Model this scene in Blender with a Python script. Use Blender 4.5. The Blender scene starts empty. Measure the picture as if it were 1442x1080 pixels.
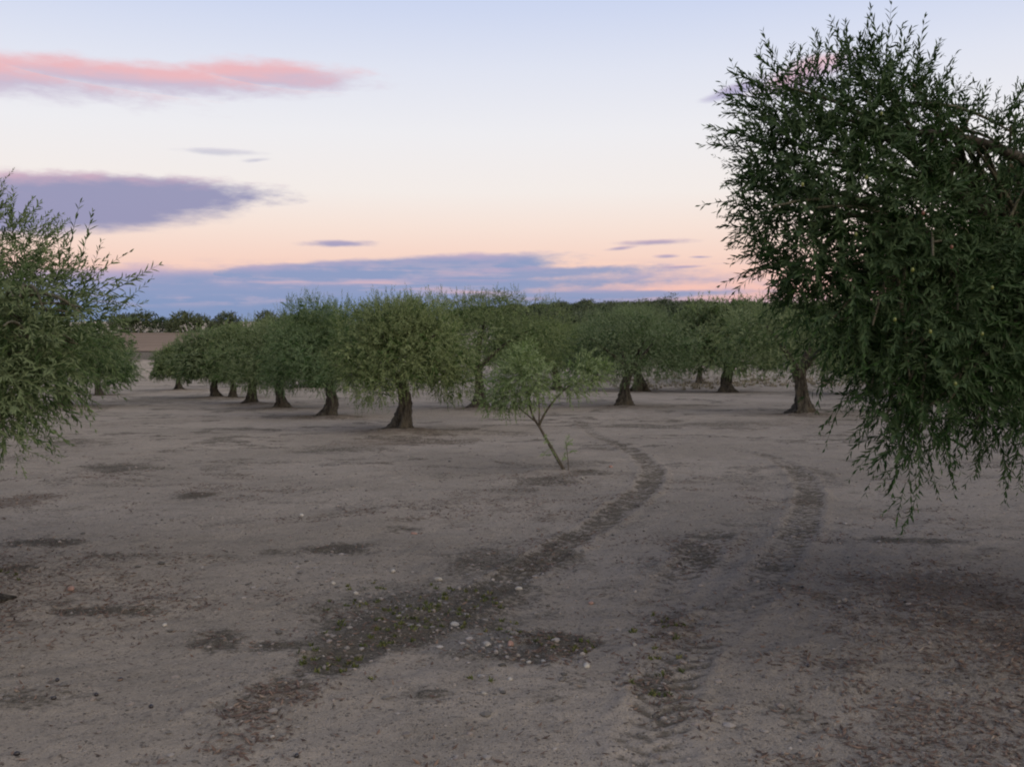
import bpy, math
import numpy as np
from mathutils import Vector, Matrix

scene = bpy.context.scene
C = scene.collection

# ------------------------------------------------------------------ camera, sky, light
FPX, CX, CY = 1402.0, 721.0, 540.0          # focal length in photo pixels, photo centre
HOR = 450.0                                  # photo row of the true horizon
PITCH = math.atan((CY - HOR) / FPX)
EYE = 1.6
cam_d = bpy.data.cameras.new('camera')
cam = bpy.data.objects.new('camera', cam_d)
C.objects.link(cam)
cam.location = (0, 0, EYE)
cam.rotation_euler = (math.pi / 2 - PITCH, 0, 0)
cam_d.sensor_fit = 'HORIZONTAL'
cam_d.sensor_width = 36
cam_d.lens = 35
cam_d.clip_start = 0.05
cam_d.clip_end = 6000
scene.camera = cam

scene.view_settings.view_transform = 'Standard'
scene.view_settings.look = 'None'
scene.view_settings.exposure = 0.0
scene.view_settings.gamma = 1.0
scene.view_settings.use_curve_mapping = False
scene.render.engine = 'CYCLES'
scene.cycles.use_denoising = True
scene.cycles.filter_width = 2.0
scene.cycles.max_bounces = 6
scene.cycles.diffuse_bounces = 3
scene.cycles.transparent_max_bounces = 4


def lin(r, g, b):
    f = lambda c: (c / 255 / 12.92) if c / 255 <= 0.04045 else ((c / 255 + 0.055) / 1.055) ** 2.4
    return (f(r), f(g), f(b))


def ray(px, py):
    xn, yn = (px - CX) / FPX, (CY - py) / FPX
    c, s = math.cos(PITCH), math.sin(PITCH)
    return np.array([xn, c + yn * s, -s + yn * c])


def azel(px, py):
    d = ray(px, py)
    d = d / np.linalg.norm(d)
    return math.atan2(d[0], d[1]), math.asin(d[2])


def at(px, py, Y):
    d = ray(px, py)
    return np.array([0, 0, EYE]) + d * (Y / d[1])


SUN_AZ = math.radians(140)      # where the sun has just gone down: behind the camera, to the right
SUN_EL = math.radians(26)
W = bpy.data.worlds.new('World')
scene.world = W
W.use_nodes = True
nt = W.node_tree
nt.nodes.clear()


class NB:
    """small helper that adds and links shader nodes"""
    def __init__(self, tree):
        self.t = tree

    def n(self, typ, **kw):
        nd = self.t.nodes.new(typ)
        for k, v in kw.items():
            setattr(nd, k, v)
        return nd

    def put(self, sock, v):
        if hasattr(v, 'is_linked') or hasattr(v, 'links'):
            self.t.links.new(v, sock)
        else:
            sock.default_value = v

    def m(self, op, a, b=None, c=None, clamp=False):
        nd = self.n('ShaderNodeMath', operation=op, use_clamp=clamp)
        self.put(nd.inputs[0], a)
        if b is not None:
            self.put(nd.inputs[1], b)
        if c is not None:
            self.put(nd.inputs[2], c)
        return nd.outputs[0]

    def v(self, op, a, b=None):
        nd = self.n('ShaderNodeVectorMath', operation=op)
        self.put(nd.inputs[0], a)
        if b is not None:
            self.put(nd.inputs[1], b)
        return nd.outputs['Value'] if op in ('DOT_PRODUCT', 'LENGTH') else nd.outputs[0]

    def mix(self, f, a, b, blend='MIX'):
        nd = self.n('ShaderNodeMix', data_type='RGBA', blend_type=blend)
        self.put(nd.inputs['Factor'], f)
        for s, v in ((nd.inputs[6], a), (nd.inputs[7], b)):
            if isinstance(v, tuple) and len(v) == 3:
                v = (*v, 1)
            self.put(s, v)
        return nd.outputs[2]

    def step(self, x, lo, hi, smooth=True):
        nd = self.n('ShaderNodeMapRange', interpolation_type='SMOOTHSTEP' if smooth else 'LINEAR')
        nd.clamp = True
        self.put(nd.inputs[0], x)
        nd.inputs[1].default_value = lo
        nd.inputs[2].default_value = hi
        return nd.outputs[0]

    def noise(self, vec, scale, detail=4, rough=0.55, dim='3D'):
        nd = self.n('ShaderNodeTexNoise', noise_dimensions=dim)
        self.put(nd.inputs['Vector'], vec)
        nd.inputs['Scale'].default_value = scale
        nd.inputs['Detail'].default_value = detail
        nd.inputs['Roughness'].default_value = rough
        return nd.outputs['Fac']

    def ramp(self, x, stops):
        nd = self.n('ShaderNodeValToRGB')
        e = nd.color_ramp.elements
        while len(e) > 1:
            e.remove(e[-1])
        e[0].position = stops[0][0]
        e[0].color = (*stops[0][1], 1)
        for p, c in stops[1:]:
            k = e.new(p)
            k.color = (*c, 1)
        self.put(nd.inputs[0], x)
        return nd.outputs[0]


def build_sky():
    b = NB(nt)
    STR = 0.1
    tc = b.n('ShaderNodeTexCoord')
    d = tc.outputs['Generated']
    sx = b.n('ShaderNodeSeparateXYZ')
    b.put(sx.inputs[0], d)
    x, y, z = sx.outputs
    az = b.m('ARCTAN2', x, y)
    el = b.m('ARCSINE', z)
    # clear dusk sky, by elevation (radians / 1.6)
    E = lambda py: azel(CX, py)[1] / 1.6
    stops = [(0.0, lin(196, 172, 186)), (E(428), lin(226, 182, 182)), (E(408), lin(253, 202, 190)), (E(370), lin(254, 218, 203)),
             (E(322), lin(254, 233, 222)), (E(272), lin(251, 243, 239)), (E(190), lin(245, 244, 248)),
             (E(100), lin(231, 235, 249)), (E(10), lin(211, 221, 247)), (0.32, lin(180, 198, 236)),
             (0.55, lin(158, 174, 210)), (1.0, lin(136, 154, 192))]
    g = b.ramp(b.m('DIVIDE', el, 1.6), stops)
    # the sunset side behind the camera is warmer and brighter low down
    sd = (math.sin(SUN_AZ), math.cos(SUN_AZ), 0.05)
    toward = b.v('DOT_PRODUCT', d, sd)
    low = b.step(z, 0.75, 0.0)
    glow = b.m('MULTIPLY', b.step(toward, 0.0, 1.0), low)
    warm = b.mix(glow, g, (1.25, 0.95, 0.68))
    g = warm
    sky = b.n('ShaderNodeTexSky', sky_type='NISHITA')
    sky.sun_disc = False
    sky.sun_elevation = math.radians(1.0)
    sky.sun_rotation = SUN_AZ
    sky.air_density = 1.2
    sky.dust_density = 2.0

    # clouds: noise-edged lens shapes lying on the sky in azimuth and elevation
    cb = b.n('ShaderNodeCombineXYZ')
    b.put(cb.inputs[0], az)
    b.put(cb.inputs[1], el)
    P = cb.outputs[0]
    st = b.v('MULTIPLY', P, (9.0, 42.0, 1.0))
    n1 = b.m('SUBTRACT', b.noise(st, 1.0, 5, 0.55, '2D'), 0.5)
    st2 = b.v('MULTIPLY', P, (30.0, 110.0, 1.0))
    n2 = b.m('SUBTRACT', b.noise(st2, 1.0, 4, 0.6, '2D'), 0.5)
    st3 = b.v('MULTIPLY', P, (5.0, 95.0, 1.0))
    n3 = b.m('SUBTRACT', b.noise(st3, 1.0, 4, 0.55, '2D'), 0.5)

    def lens(px, py, rx, ry, tilt=0.0, amp=0.5, amp2=0.25):
        amp2 = amp2 * 1.9
        a0, e0 = azel(px, py)
        ru, rv = rx / FPX, ry / FPX
        q = b.v('SUBTRACT', P, (a0, e0, 0))
        u = b.v('DOT_PRODUCT', q, (1 / ru, 0, 0))
        v = b.v('DOT_PRODUCT', q, (-tilt / rv, 1 / rv, 0))
        r = b.m('SQRT', b.m('ADD', b.m('MULTIPLY', u, u), b.m('MULTIPLY', v, v)))
        f = b.m('SUBTRACT', 1.0, r)
        f = b.m('MULTIPLY_ADD', n1, amp, f)
        f = b.m('MULTIPLY_ADD', n2, amp2, f)
        return f, v

    def cloud(g, parts, top, bot, soft, lo=-0.6, hi=0.9, opac=1.0):
        f = v = None
        for p in parts:
            fi, vi = lens(*p)
            if f is None:
                f, v = fi, vi
            else:
                sel = b.m('GREATER_THAN', fi, f)
                v = b.m('ADD', b.m('MULTIPLY', sel, vi), b.m('MULTIPLY', b.m('SUBTRACT', 1.0, sel), v))
                f = b.m('MAXIMUM', f, fi)
        a = b.m('MULTIPLY', b.step(f, 0.0, soft), opac)
        t = b.step(b.m('MULTIPLY_ADD', n1, 1.3, b.m('MULTIPLY_ADD', n2, 0.6, v)), lo, hi)
        return b.mix(a, g, b.mix(t, bot, top))

    # long pink cloud, top left
    g = cloud(g, [(-60, 97, 330, 33, -0.05, .5, .3), (180, 109, 330, 26, 0.0, .5, .3), (390, 107, 165, 26, 0.0, .5, .3)],
              lin(242, 186, 192), lin(202, 190, 214), 0.75, -0.55, 0.55, 0.92)
    # purple lens cloud, left
    g = cloud(g, [(0, 287, 330, 46, 0.03, .25, .15), (140, 273, 265, 32, 0.02, .3, .25)],
              lin(206, 174, 196), lin(150, 151, 188), 0.42, 0.1, 1.0, 0.95)
    # bank along the horizon
    g = cloud(g, [(150, 420, 900, 46, 0.035, .35, .15), (520, 382, 360, 22, 0.055, .5, .2)],
              lin(196, 176, 204), lin(142, 160, 200), 0.4, 0.0, 1.3, 0.97)
    g = cloud(g, [(760, 385, 190, 11, 0.04, .7, .3), (640, 402, 300, 12, 0.02, .6, .3), (850, 415, 260, 8, 0.01, .5, .3)],
              lin(190, 172, 200), lin(148, 162, 200), 0.5, 0.0, 1.3, 0.9)
    # pink gaps lit inside the bank
    gap = b.m('MULTIPLY', b.step(n3, 0.12, 0.26), b.m('MULTIPLY', b.step(el, azel(CX, 424)[1], azel(CX, 408)[1]), b.step(el, azel(CX, 374)[1], azel(CX, 392)[1])))
    gap = b.m('MULTIPLY', gap, b.step(y, 0.0, 0.4))
    g = b.mix(b.m('MULTIPLY', gap, 0.75), g, lin(238, 190, 190))
    # lowest blue haze bank
    low = b.step(b.m('MULTIPLY_ADD', n3, 0.018, el), azel(CX, 414)[1], azel(CX, 430)[1])
    lowm = b.m('MULTIPLY', low, b.step(az, azel(1240, 430)[0], azel(760, 430)[0]))
    g = b.mix(b.m('MULTIPLY', lowm, 0.92), g, lin(138, 157, 197))
    # streaks of mauve and pale light through the bank
    sk = b.m('MULTIPLY', b.step(b.m('ADD', n3, b.m('MULTIPLY', n2, .5)), -0.02, 0.22), b.m('MULTIPLY', b.step(el, azel(CX, 438)[1], azel(CX, 424)[1]), b.step(el, azel(CX, 362)[1], azel(CX, 380)[1])))
    g = b.mix(b.m('MULTIPLY', sk, 0.42), g, lin(206, 186, 204))
    # wisps
    g = cloud(g, [(476, 343, 70, 7, 0.01, .9, .4)], lin(184, 172, 200), lin(168, 164, 198), 0.85)
    g = cloud(g, [(305, 214, 75, 6, 0.0, .8, .4), (360, 226, 26, 4, 0.1, .8, .4)], lin(214, 210, 224), lin(204, 204, 220), 0.9, opac=0.8)
    g = cloud(g, [(925, 341, 70, 6, 0.03, 1.0, .4), (872, 350, 32, 4, 0.1, 1.0, .4), (940, 361, 26, 4, 0.0, .6, .3),
                  (985, 362, 22, 3, 0.0, .6, .3), (960, 376, 40, 3, 0.03, .6, .3)], lin(206, 180, 198), lin(182, 170, 196), 0.9)
    g = cloud(g, [(1130, 108, 90, 25, 0.25, .5, .3)], lin(236, 190, 200), lin(206, 190, 214), 0.8)
    g = cloud(g, [(1035, 127, 60, 11, 0.28, .5, .3)], lin(196, 186, 214), lin(186, 182, 214), 0.7)
    # below the horizon: the far country
    g = b.mix(b.step(el, -0.001, -0.01), g, (0.06, 0.065, 0.06))
    scaled = b.v('SCALE', g)
    scaled.node.inputs['Scale'].default_value = 0.93 / STR
    add = b.mix(1.0, scaled, sky.outputs[0], 'ADD')
    # the physical sky only tints the glow side
    add.node.inputs['Factor'].default_value = 0.08
    bg = b.n('ShaderNodeBackground')
    bg.inputs['Strength'].default_value = STR
    b.put(bg.inputs['Color'], add)
    out = b.n('ShaderNodeOutputWorld')
    nt.links.new(bg.outputs[0], out.inputs[0])


build_sky()

sun_d = bpy.data.lights.new('sun', 'SUN')
sun_d.energy = 2.5
sun_d.angle = math.radians(92)
sun_d.color = (1.0, 0.90, 0.70)
sun = bpy.data.objects.new('sun', sun_d)
C.objects.link(sun)
sun.location = (-20, -40, 20)
sdir = Vector((math.sin(SUN_AZ) * math.cos(SUN_EL), math.cos(SUN_AZ) * math.cos(SUN_EL), math.sin(SUN_EL)))
sun.rotation_euler = sdir.to_track_quat('Z', 'Y').to_euler()

# ------------------------------------------------------------------ noise and terrain
_T = np.random.default_rng(11).random((256, 256)).astype(np.float32)


def vnoise(x, y):
    xi, yi = np.floor(x), np.floor(y)
    fx, fy = x - xi, y - yi
    fx, fy = fx * fx * (3 - 2 * fx), fy * fy * (3 - 2 * fy)
    i, j = xi.astype(np.int64) & 255, yi.astype(np.int64) & 255
    i1, j1 = (i + 1) & 255, (j + 1) & 255
    a, b_, c, d = _T[i, j], _T[i1, j], _T[i, j1], _T[i1, j1]
    return (a * (1 - fx) + b_ * fx) * (1 - fy) + (c * (1 - fx) + d * fx) * fy


def fbm(x, y, o=4, g=0.5):
    s, a, t = 0.0, 1.0, 0.0
    for k in range(o):
        s = s + a * vnoise(x * 2.03 ** k + 17.3 * k, y * 2.03 ** k + 9.1 * k)
        t += a
        a *= g
    return s / t


def sstep(x, a, b_):
    t = np.clip((x - a) / (b_ - a), 0, 1)
    return t * t * (3 - 2 * t)


_yy = np.arange(-200, 2600, 1.0)
_L = np.interp(_yy, [-200, -10, 0, 60, 76, 100, 150, 175, 260, 420, 2600], [4, .42, 0, -2.62, -2.95, -1.65, -.5, -.4, -1.6, -3.2, -3.2])
_R = np.interp(_yy, [-200, -10, 0, 60, 76, 100, 150, 200, 262, 330, 520, 2600], [4, .42, 0, -2.62, -2.75, -1.9, -.1, 1.4, 2.9, 2.6, -1, -3.2])
_k = np.hanning(15)
_k /= _k.sum()


def _sm(a):
    return np.convolve(np.pad(a, 7, mode='edge'), _k, 'valid')


_L, _R = _sm(_L), _sm(_R)


def zland(x, y):
    """large form of the land: the grove falls gently away and the country beyond rises again"""
    l, r = np.interp(y, _yy, _L), np.interp(y, _yy, _R)
    t = sstep(x, -32.0, 12.0)
    return l * (1 - t) + r * t


def gp(px, py):
    """photo pixel -> point on the ground"""
    d = ray(px, py)
    t = np.linspace(1, 400, 8000)
    h = EYE + d[2] * t - zland(d[0] * t, d[1] * t)
    k = np.argmax(h < 0)
    if h[k] >= 0:
        k = len(t) - 1
    s = t[k]
    return np.array([d[0] * s, d[1] * s, float(zland(d[0] * s, d[1] * s))])


# ------------------------------------------------------------------ mesh helpers
def mesh_np(name, V, F, mat=None, attrs=None, smooth=False, nv=3):
    """mesh from numpy: V (n,3), F (m,nv)"""
    me = bpy.data.meshes.new(name)
    V = np.asarray(V, np.float32)
    F = np.asarray(F, np.int32)
    me.vertices.add(len(V))
    me.vertices.foreach_set('co', V.ravel())
    me.loops.add(F.size)
    me.loops.foreach_set('vertex_index', F.ravel())
    me.polygons.add(len(F))
    me.polygons.foreach_set('loop_start', np.arange(0, F.size, nv, dtype=np.int32))
    me.polygons.foreach_set('loop_total', np.full(len(F), nv, np.int32))
    me.polygons.foreach_set('use_smooth', np.full(len(F), smooth, bool))
    if attrs:
        for k, a in attrs.items():
            at_ = me.attributes.new(k, 'FLOAT', 'POINT')
            at_.data.foreach_set('value', np.asarray(a, np.float32))
    me.update(calc_edges=True)
    if mat:
        me.materials.append(mat)
    return me


def link(name, me, parent=None, label=None, cat=None, group=None, kind=None, loc=None):
    o = bpy.data.objects.new(name, me)
    C.objects.link(o)
    if parent:
        o.parent = parent
    if loc is not None:
        o.location = loc
    for k, v in (('label', label), ('category', cat), ('group', group), ('kind', kind)):
        if v:
            o[k] = v
    return o


def tube(pts, rad, seg=8, rough=0.0, seed=0):
    """tapered tube of quads (as triangles) along pts"""
    r = np.random.default_rng(seed)
    P = np.asarray(pts, float)
    n = len(P)
    T = np.gradient(P, axis=0)
    T /= np.linalg.norm(T, axis=1)[:, None] + 1e-9
    up = np.array([0.31, 0.95, 0.05])
    A = np.cross(T, up)
    A /= np.linalg.norm(A, axis=1)[:, None] + 1e-9
    B = np.cross(T, A)
    th = np.linspace(0, 2 * np.pi, seg, endpoint=False)
    rr = np.asarray(rad)[:, None] * (1 + rough * (r.random((n, seg)) - .5))
    V = P[:, None] + rr[..., None] * (np.cos(th)[None, :, None] * A[:, None] + np.sin(th)[None, :, None] * B[:, None])
    V = V.reshape(-1, 3)
    i = np.arange(n - 1)[:, None] * seg
    j = np.arange(seg)[None]
    a, b_, c, d = i + j, i + (j + 1) % seg, i + seg + (j + 1) % seg, i + seg + j
    F = np.concatenate([np.stack([a, b_, c], -1).reshape(-1, 3), np.stack([a, c, d], -1).reshape(-1, 3)])
    V = np.concatenate([V, P[-1:] + T[-1:] * rad[-1]])
    k = len(V) - 1
    e = (n - 1) * seg
    F = np.concatenate([F, np.stack([e + np.arange(seg), e + (np.arange(seg) + 1) % seg, np.full(seg, k)], -1)])
    return V, F


def bez(p0, p1, p2, n=8):
    t = np.linspace(0, 1, n)[:, None]
    return (1 - t) ** 2 * np.asarray(p0) + 2 * t * (1 - t) * np.asarray(p1) + t * t * np.asarray(p2)


def join(parts):
    V, F, k = [], [], 0
    for v, f in parts:
        V.append(v)
        F.append(f + k)
        k += len(v)
    return np.concatenate(V), np.concatenate(F)


# ------------------------------------------------------------------ materials
def new_mat(name):
    m = bpy.data.materials.new(name)
    m.use_nodes = True
    m.node_tree.nodes.clear()
    return m, NB(m.node_tree)


def finish(b, shader):
    o = b.n('ShaderNodeOutputMaterial')
    b.t.links.new(shader, o.inputs[0])


def bsdf(b, col, rough=0.8, bump=None, bstr=0.3, bdist=0.02, spec=0.3):
    p = b.n('ShaderNodeBsdfPrincipled')
    b.put(p.inputs['Base Color'], col if not isinstance(col, tuple) else (*col, 1))
    p.inputs['Roughness'].default_value = rough
    p.inputs['Specular IOR Level'].default_value = spec
    if bump is not None:
        bp = b.n('ShaderNodeBump')
        bp.inputs['Strength'].default_value = bstr
        bp.inputs['Distance'].default_value = bdist
        b.put(bp.inputs['Height'], bump)
        b.t.links.new(bp.outputs[0], p.inputs['Normal'])
    return p.outputs[0]


def leaf_mat(name, top, young, under, trans=0.18, rough=0.7, own_tone=False):
    m, b = new_mat(name)
    tint = b.n('ShaderNodeAttribute', attribute_name='tint').outputs['Fac']
    geo = b.n('ShaderNodeNewGeometry')
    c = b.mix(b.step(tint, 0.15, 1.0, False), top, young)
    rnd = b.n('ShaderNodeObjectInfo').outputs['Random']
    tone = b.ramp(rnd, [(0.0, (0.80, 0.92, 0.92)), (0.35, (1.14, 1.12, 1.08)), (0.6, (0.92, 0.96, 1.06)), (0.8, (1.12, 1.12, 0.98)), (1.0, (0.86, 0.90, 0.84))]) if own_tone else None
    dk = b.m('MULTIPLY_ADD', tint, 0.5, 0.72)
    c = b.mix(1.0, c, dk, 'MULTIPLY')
    c = b.mix(geo.outputs['Backfacing'], c, under)
    if tone is not None:
        c = b.mix(1.0, c, tone, 'MULTIPLY')
    p = bsdf(b, c, rough, spec=0.08)
    t = b.n('ShaderNodeBsdfTranslucent')
    b.put(t.inputs[0], b.mix(0.5, c, young))
    mx = b.n('ShaderNodeMixShader')
    mx.inputs[0].default_value = trans
    b.t.links.new(p, mx.inputs[1])
    b.t.links.new(t.outputs[0], mx.inputs[2])
    finish(b, mx.outputs[0])
    return m


M = {}
M['leaf'] = leaf_mat('olive_leaf', (0.018, 0.044, 0.013), (0.046, 0.084, 0.024), (0.060, 0.092, 0.044))  # near right tree: its shade is put into this darker leaf colour
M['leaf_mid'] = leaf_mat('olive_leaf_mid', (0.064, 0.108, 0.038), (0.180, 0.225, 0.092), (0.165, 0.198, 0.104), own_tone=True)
M['leaf_left'] = leaf_mat('olive_leaf_silvery', (0.050, 0.086, 0.032), (0.132, 0.176, 0.072), (0.138, 0.172, 0.090))
M['leaf_young'] = leaf_mat('young_olive_leaf', (0.120, 0.190, 0.062), (0.235, 0.310, 0.120), (0.225, 0.275, 0.145), 0.25)
M['leaf_far'] = leaf_mat('far_olive_leaf', (0.045, 0.066, 0.034), (0.095, 0.115, 0.056), (0.11, 0.128, 0.080), own_tone=True)
M['leaf_pale'] = leaf_mat('pale_far_leaf', (0.13, 0.145, 0.12), (0.20, 0.21, 0.18), (0.21, 0.22, 0.19))


def bark(name, c0, c1, c2, scale=1.0):
    m, b = new_mat(name)
    tc = b.n('ShaderNodeTexCoord').outputs['Object']
    v = b.v('MULTIPLY', tc, (9 * scale, 9 * scale, 2.2 * scale))
    n = b.noise(v, 1.6, 6, 0.65)
    n2 = b.noise(tc, 3.0 * scale, 3, 0.5)
    c = b.mix(b.step(n, 0.34, 0.62), c0, c1)
    c = b.mix(b.m('MULTIPLY', b.step(n2, 0.52, 0.72), 0.7), c, c2)
    finish(b, bsdf(b, c, 0.92, n, 0.9, 0.04, 0.15))
    return m


M['bark'] = bark('old_olive_bark', (0.018, 0.015, 0.012), (0.068, 0.060, 0.050), (0.074, 0.062, 0.045))
M['bark_young'] = bark('young_olive_bark', (0.05, 0.042, 0.034), (0.12, 0.10, 0.08), (0.10, 0.09, 0.065), 4.0)
M['twig'] = bark('twig_bark', (0.07, 0.065, 0.045), (0.15, 0.14, 0.10), (0.13, 0.11, 0.07), 5.0)


def ground_mat():
    m, b = new_mat('dry_soil')
    tc = b.n('ShaderNodeTexCoord').outputs['Object']
    A = lambda k: b.n('ShaderNodeAttribute', attribute_name=k).outputs['Fac']
    dark, red, trk, grav = A('dark'), A('red'), A('track'), A('gravel')
    big = b.noise(tc, 0.35, 4, 0.55)
    mid = b.noise(tc, 3.2, 5, 0.6)
    fin = b.noise(tc, 22.0, 5, 0.7)
    gra = b.noise(tc, 90.0, 3, 0.7)
    c = b.mix(b.step(big, 0.35, 0.65), (0.254, 0.223, 0.196), (0.316, 0.277, 0.245))
    c = b.mix(b.m('MULTIPLY', b.step(mid, 0.48, 0.70), 0.40), c, (0.160, 0.142, 0.124))
    c = b.mix(b.m('MULTIPLY', b.step(fin, 0.50, 0.72), 0.55), c, (0.120, 0.104, 0.096))
    c = b.mix(b.m('MULTIPLY', b.step(gra, 0.60, 0.74), 0.6), c, (0.31, 0.275, 0.25))
    c = b.mix(b.m('MULTIPLY', b.step(gra, 0.42, 0.28), 0.55), c, (0.085, 0.074, 0.068))
    # broken edges for the patches
    br = b.m('ADD', b.m('MULTIPLY', fin, 1.35), b.m('MULTIPLY_ADD', mid, 0.6, -0.275))
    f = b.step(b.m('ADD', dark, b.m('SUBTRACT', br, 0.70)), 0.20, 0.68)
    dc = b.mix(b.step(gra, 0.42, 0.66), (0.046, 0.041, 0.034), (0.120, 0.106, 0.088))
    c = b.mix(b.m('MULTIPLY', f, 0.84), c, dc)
    f = b.step(b.m('ADD', red, b.m('SUBTRACT', br, 0.70)), 0.30, 0.70)
    rc = b.mix(b.step(gra, 0.38, 0.64), (0.070, 0.054, 0.044), (0.152, 0.118, 0.096))
    c = b.mix(b.m('MULTIPLY', f, 0.64), c, rc)
    f = b.step(b.m('ADD', trk, b.m('SUBTRACT', br, 0.70)), 0.22, 0.70)
    c = b.mix(b.m('MULTIPLY', f, 0.78), c, (0.088, 0.075, 0.059))
    f = b.step(b.m('ADD', grav, b.m('SUBTRACT', gra, 0.5)), 0.40, 0.75)
    c = b.mix(b.m('MULTIPLY', f, 0.6), c, (0.20, 0.185, 0.175))
    # small embedded pebbles
    peb = None
    for sc_, thr in ((38.0, .80), (75.0, .72)):
        vo = b.n('ShaderNodeTexVoronoi')
        b.put(vo.inputs['Vector'], tc)
        vo.inputs['Scale'].default_value = sc_
        cs = b.n('ShaderNodeSeparateColor')
        b.put(cs.inputs[0], vo.outputs['Color'])
        on = b.m('MULTIPLY', b.m('GREATER_THAN', cs.outputs[0], thr), b.step(vo.outputs['Distance'], 0.42, 0.22))
        pc = b.ramp(cs.outputs[1], [(0.0, (0.075, 0.066, 0.060)), (0.45, (0.18, 0.155, 0.14)), (0.8, (0.33, 0.29, 0.265)), (1.0, (0.42, 0.38, 0.35))])
        c = b.mix(b.m('MULTIPLY', on, 0.85), c, pc)
        peb = on if peb is None else b.m('MAXIMUM', peb, on)
    h = b.m('ADD', b.m('MULTIPLY', fin, 0.9), b.m('MULTIPLY', gra, 0.45))
    h = b.m('MULTIPLY_ADD', peb, 0.35, h)
    sh = bsdf(b, c, 0.95, h, 1.0, 0.045, 0.05)
    sh.node.inputs['Diffuse Roughness'].default_value = 1.0
    finish(b, sh)
    return m


M['ground'] = ground_mat()


def simple(name, cols, scale=8.0, rough=0.9, bstr=0.4, bdist=0.01, spec=0.2):
    m, b = new_mat(name)
    tc = b.n('ShaderNodeTexCoord').outputs['Object']
    n = b.noise(tc, scale, 5, 0.6)
    info = b.n('ShaderNodeObjectInfo').outputs['Random']
    n_ = b.m('ADD', n, b.m('MULTIPLY_ADD', info, 0.16, -0.08))
    c = b.ramp(n_, [(0.3 + 0.4 * k / max(1, len(cols) - 1), c_) for k, c_ in enumerate(cols)])
    finish(b, bsdf(b, c, rough, n, bstr, bdist, spec))
    return m


def tinted(name, stops, rough=0.85):
    m, b = new_mat(name)
    t = b.n('ShaderNodeAttribute', attribute_name='tint').outputs['Fac']
    c = b.ramp(t, stops)
    finish(b, bsdf(b, c, rough, spec=0.2))
    return m


M['stone_pale'] = simple('pale_stone', [(0.18, 0.165, 0.145), (0.30, 0.275, 0.25), (0.38, 0.355, 0.32)], 14)
M['stone_red'] = simple('reddish_stone', [(0.17, 0.10, 0.085), (0.27, 0.17, 0.14), (0.32, 0.21, 0.18)], 14)
M['olive_black'] = simple('ripe_olive', [(0.010, 0.008, 0.010), (0.018, 0.013, 0.017)], 10, 0.4, 0.05, 0.002, 0.5)
M['olive_green'] = simple('green_olive', [(0.06, 0.08, 0.015), (0.15, 0.16, 0.03)], 10, 0.4, 0.05, 0.002, 0.5)
M['olive_red'] = simple('ripening_olive', [(0.09, 0.03, 0.02), (0.16, 0.06, 0.035)], 10, 0.4, 0.05, 0.002, 0.5)
M['gravel'] = tinted('gravel', [(0.0, (0.060, 0.055, 0.050)), (0.5, (0.15, 0.135, 0.125)), (0.85, (0.24, 0.215, 0.20)), (1.0, (0.34, 0.31, 0.29))])
M['clod'] = tinted('soil_clod', [(0.0, (0.10, 0.086, 0.078)), (0.7, (0.19, 0.16, 0.145)), (1.0, (0.24, 0.205, 0.18))])
M['litter'] = tinted('fallen_leaf', [(0.0, (0.045, 0.032, 0.027)), (0.4, (0.105, 0.070, 0.056)), (0.75, (0.16, 0.11, 0.085)), (1.0, (0.23, 0.19, 0.15))])
M['weed'] = tinted('weed_leaf', [(0.0, (0.035, 0.046, 0.016)), (0.6, (0.080, 0.095, 0.030)), (1.0, (0.14, 0.13, 0.048))])
M['straw'] = tinted('dry_grass', [(0.0, (0.11, 0.096, 0.068)), (1.0, (0.21, 0.18, 0.13))])


def field_mat():
    m, b = new_mat('stubble_field')
    tc = b.n('ShaderNodeTexCoord').outputs['Object']
    n = b.noise(b.v('MULTIPLY', tc, (0.05, 0.35, 1)), 1.0, 5, 0.6)
    n2 = b.noise(tc, 1.2, 4, 0.6)
    c = b.mix(b.step(n, 0.35, 0.65), (0.165, 0.115, 0.080), (0.215, 0.152, 0.108))
    c = b.mix(b.m('MULTIPLY', b.step(n2, 0.5, 0.7), 0.4), c, (0.14, 0.10, 0.075))
    finish(b, bsdf(b, c, 0.95, n2, 0.5, 0.1, 0.1))
    return m


M['field'] = field_mat()

# ------------------------------------------------------------------ where the olive trees of the grove stand (photo pixel of the foot, of the top, crown width in px)
GROVE = [
    # foot x, foot y, top y, crown width, seed, lean x, root flare side, label
    (565, 609, 404, 186, 1, 0.02, -1, 'olive tree with a dark flared trunk at the front end of the receding row'),
    (464, 588, 424, 165, 2, 0.10, -1, 'olive tree whose trunk leans right over a wide root foot, second of the receding row'),
    (396, 576, 442, 140, 3, 0.02, 1, 'olive tree with a broad split dark trunk, third of the receding row'),
    (353, 570, 456, 112, 4, 0.0, -1, 'olive tree with a short flared trunk, fourth of the receding row'),
    (303, 561, 464, 96, 5, 0.0, 1, 'small olive tree with a stub of trunk under its skirt, fifth of the row'),
    (252, 550, 486, 72, 6, 0.0, 1, 'bluish round olive bush at the far end of the receding row beside bare ground'),
    (676, 577, 404, 235, 7, 0.03, -1, 'olive tree whose trunk is hidden behind the crown of the sapling'),
    (881, 573, 424, 196, 8, 0.06, -1, 'round olive tree with a leaning trunk, standing alone right of the sapling'),
    (1131, 584, 402, 245, 9, -0.02, -1, 'wide olive tree with a split pale barked trunk beyond the tyre tracks'),
    (85, 574, 452, 200, 10, 0.0, 1, 'olive tree standing behind the silvery foliage at the left edge'),
]
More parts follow.
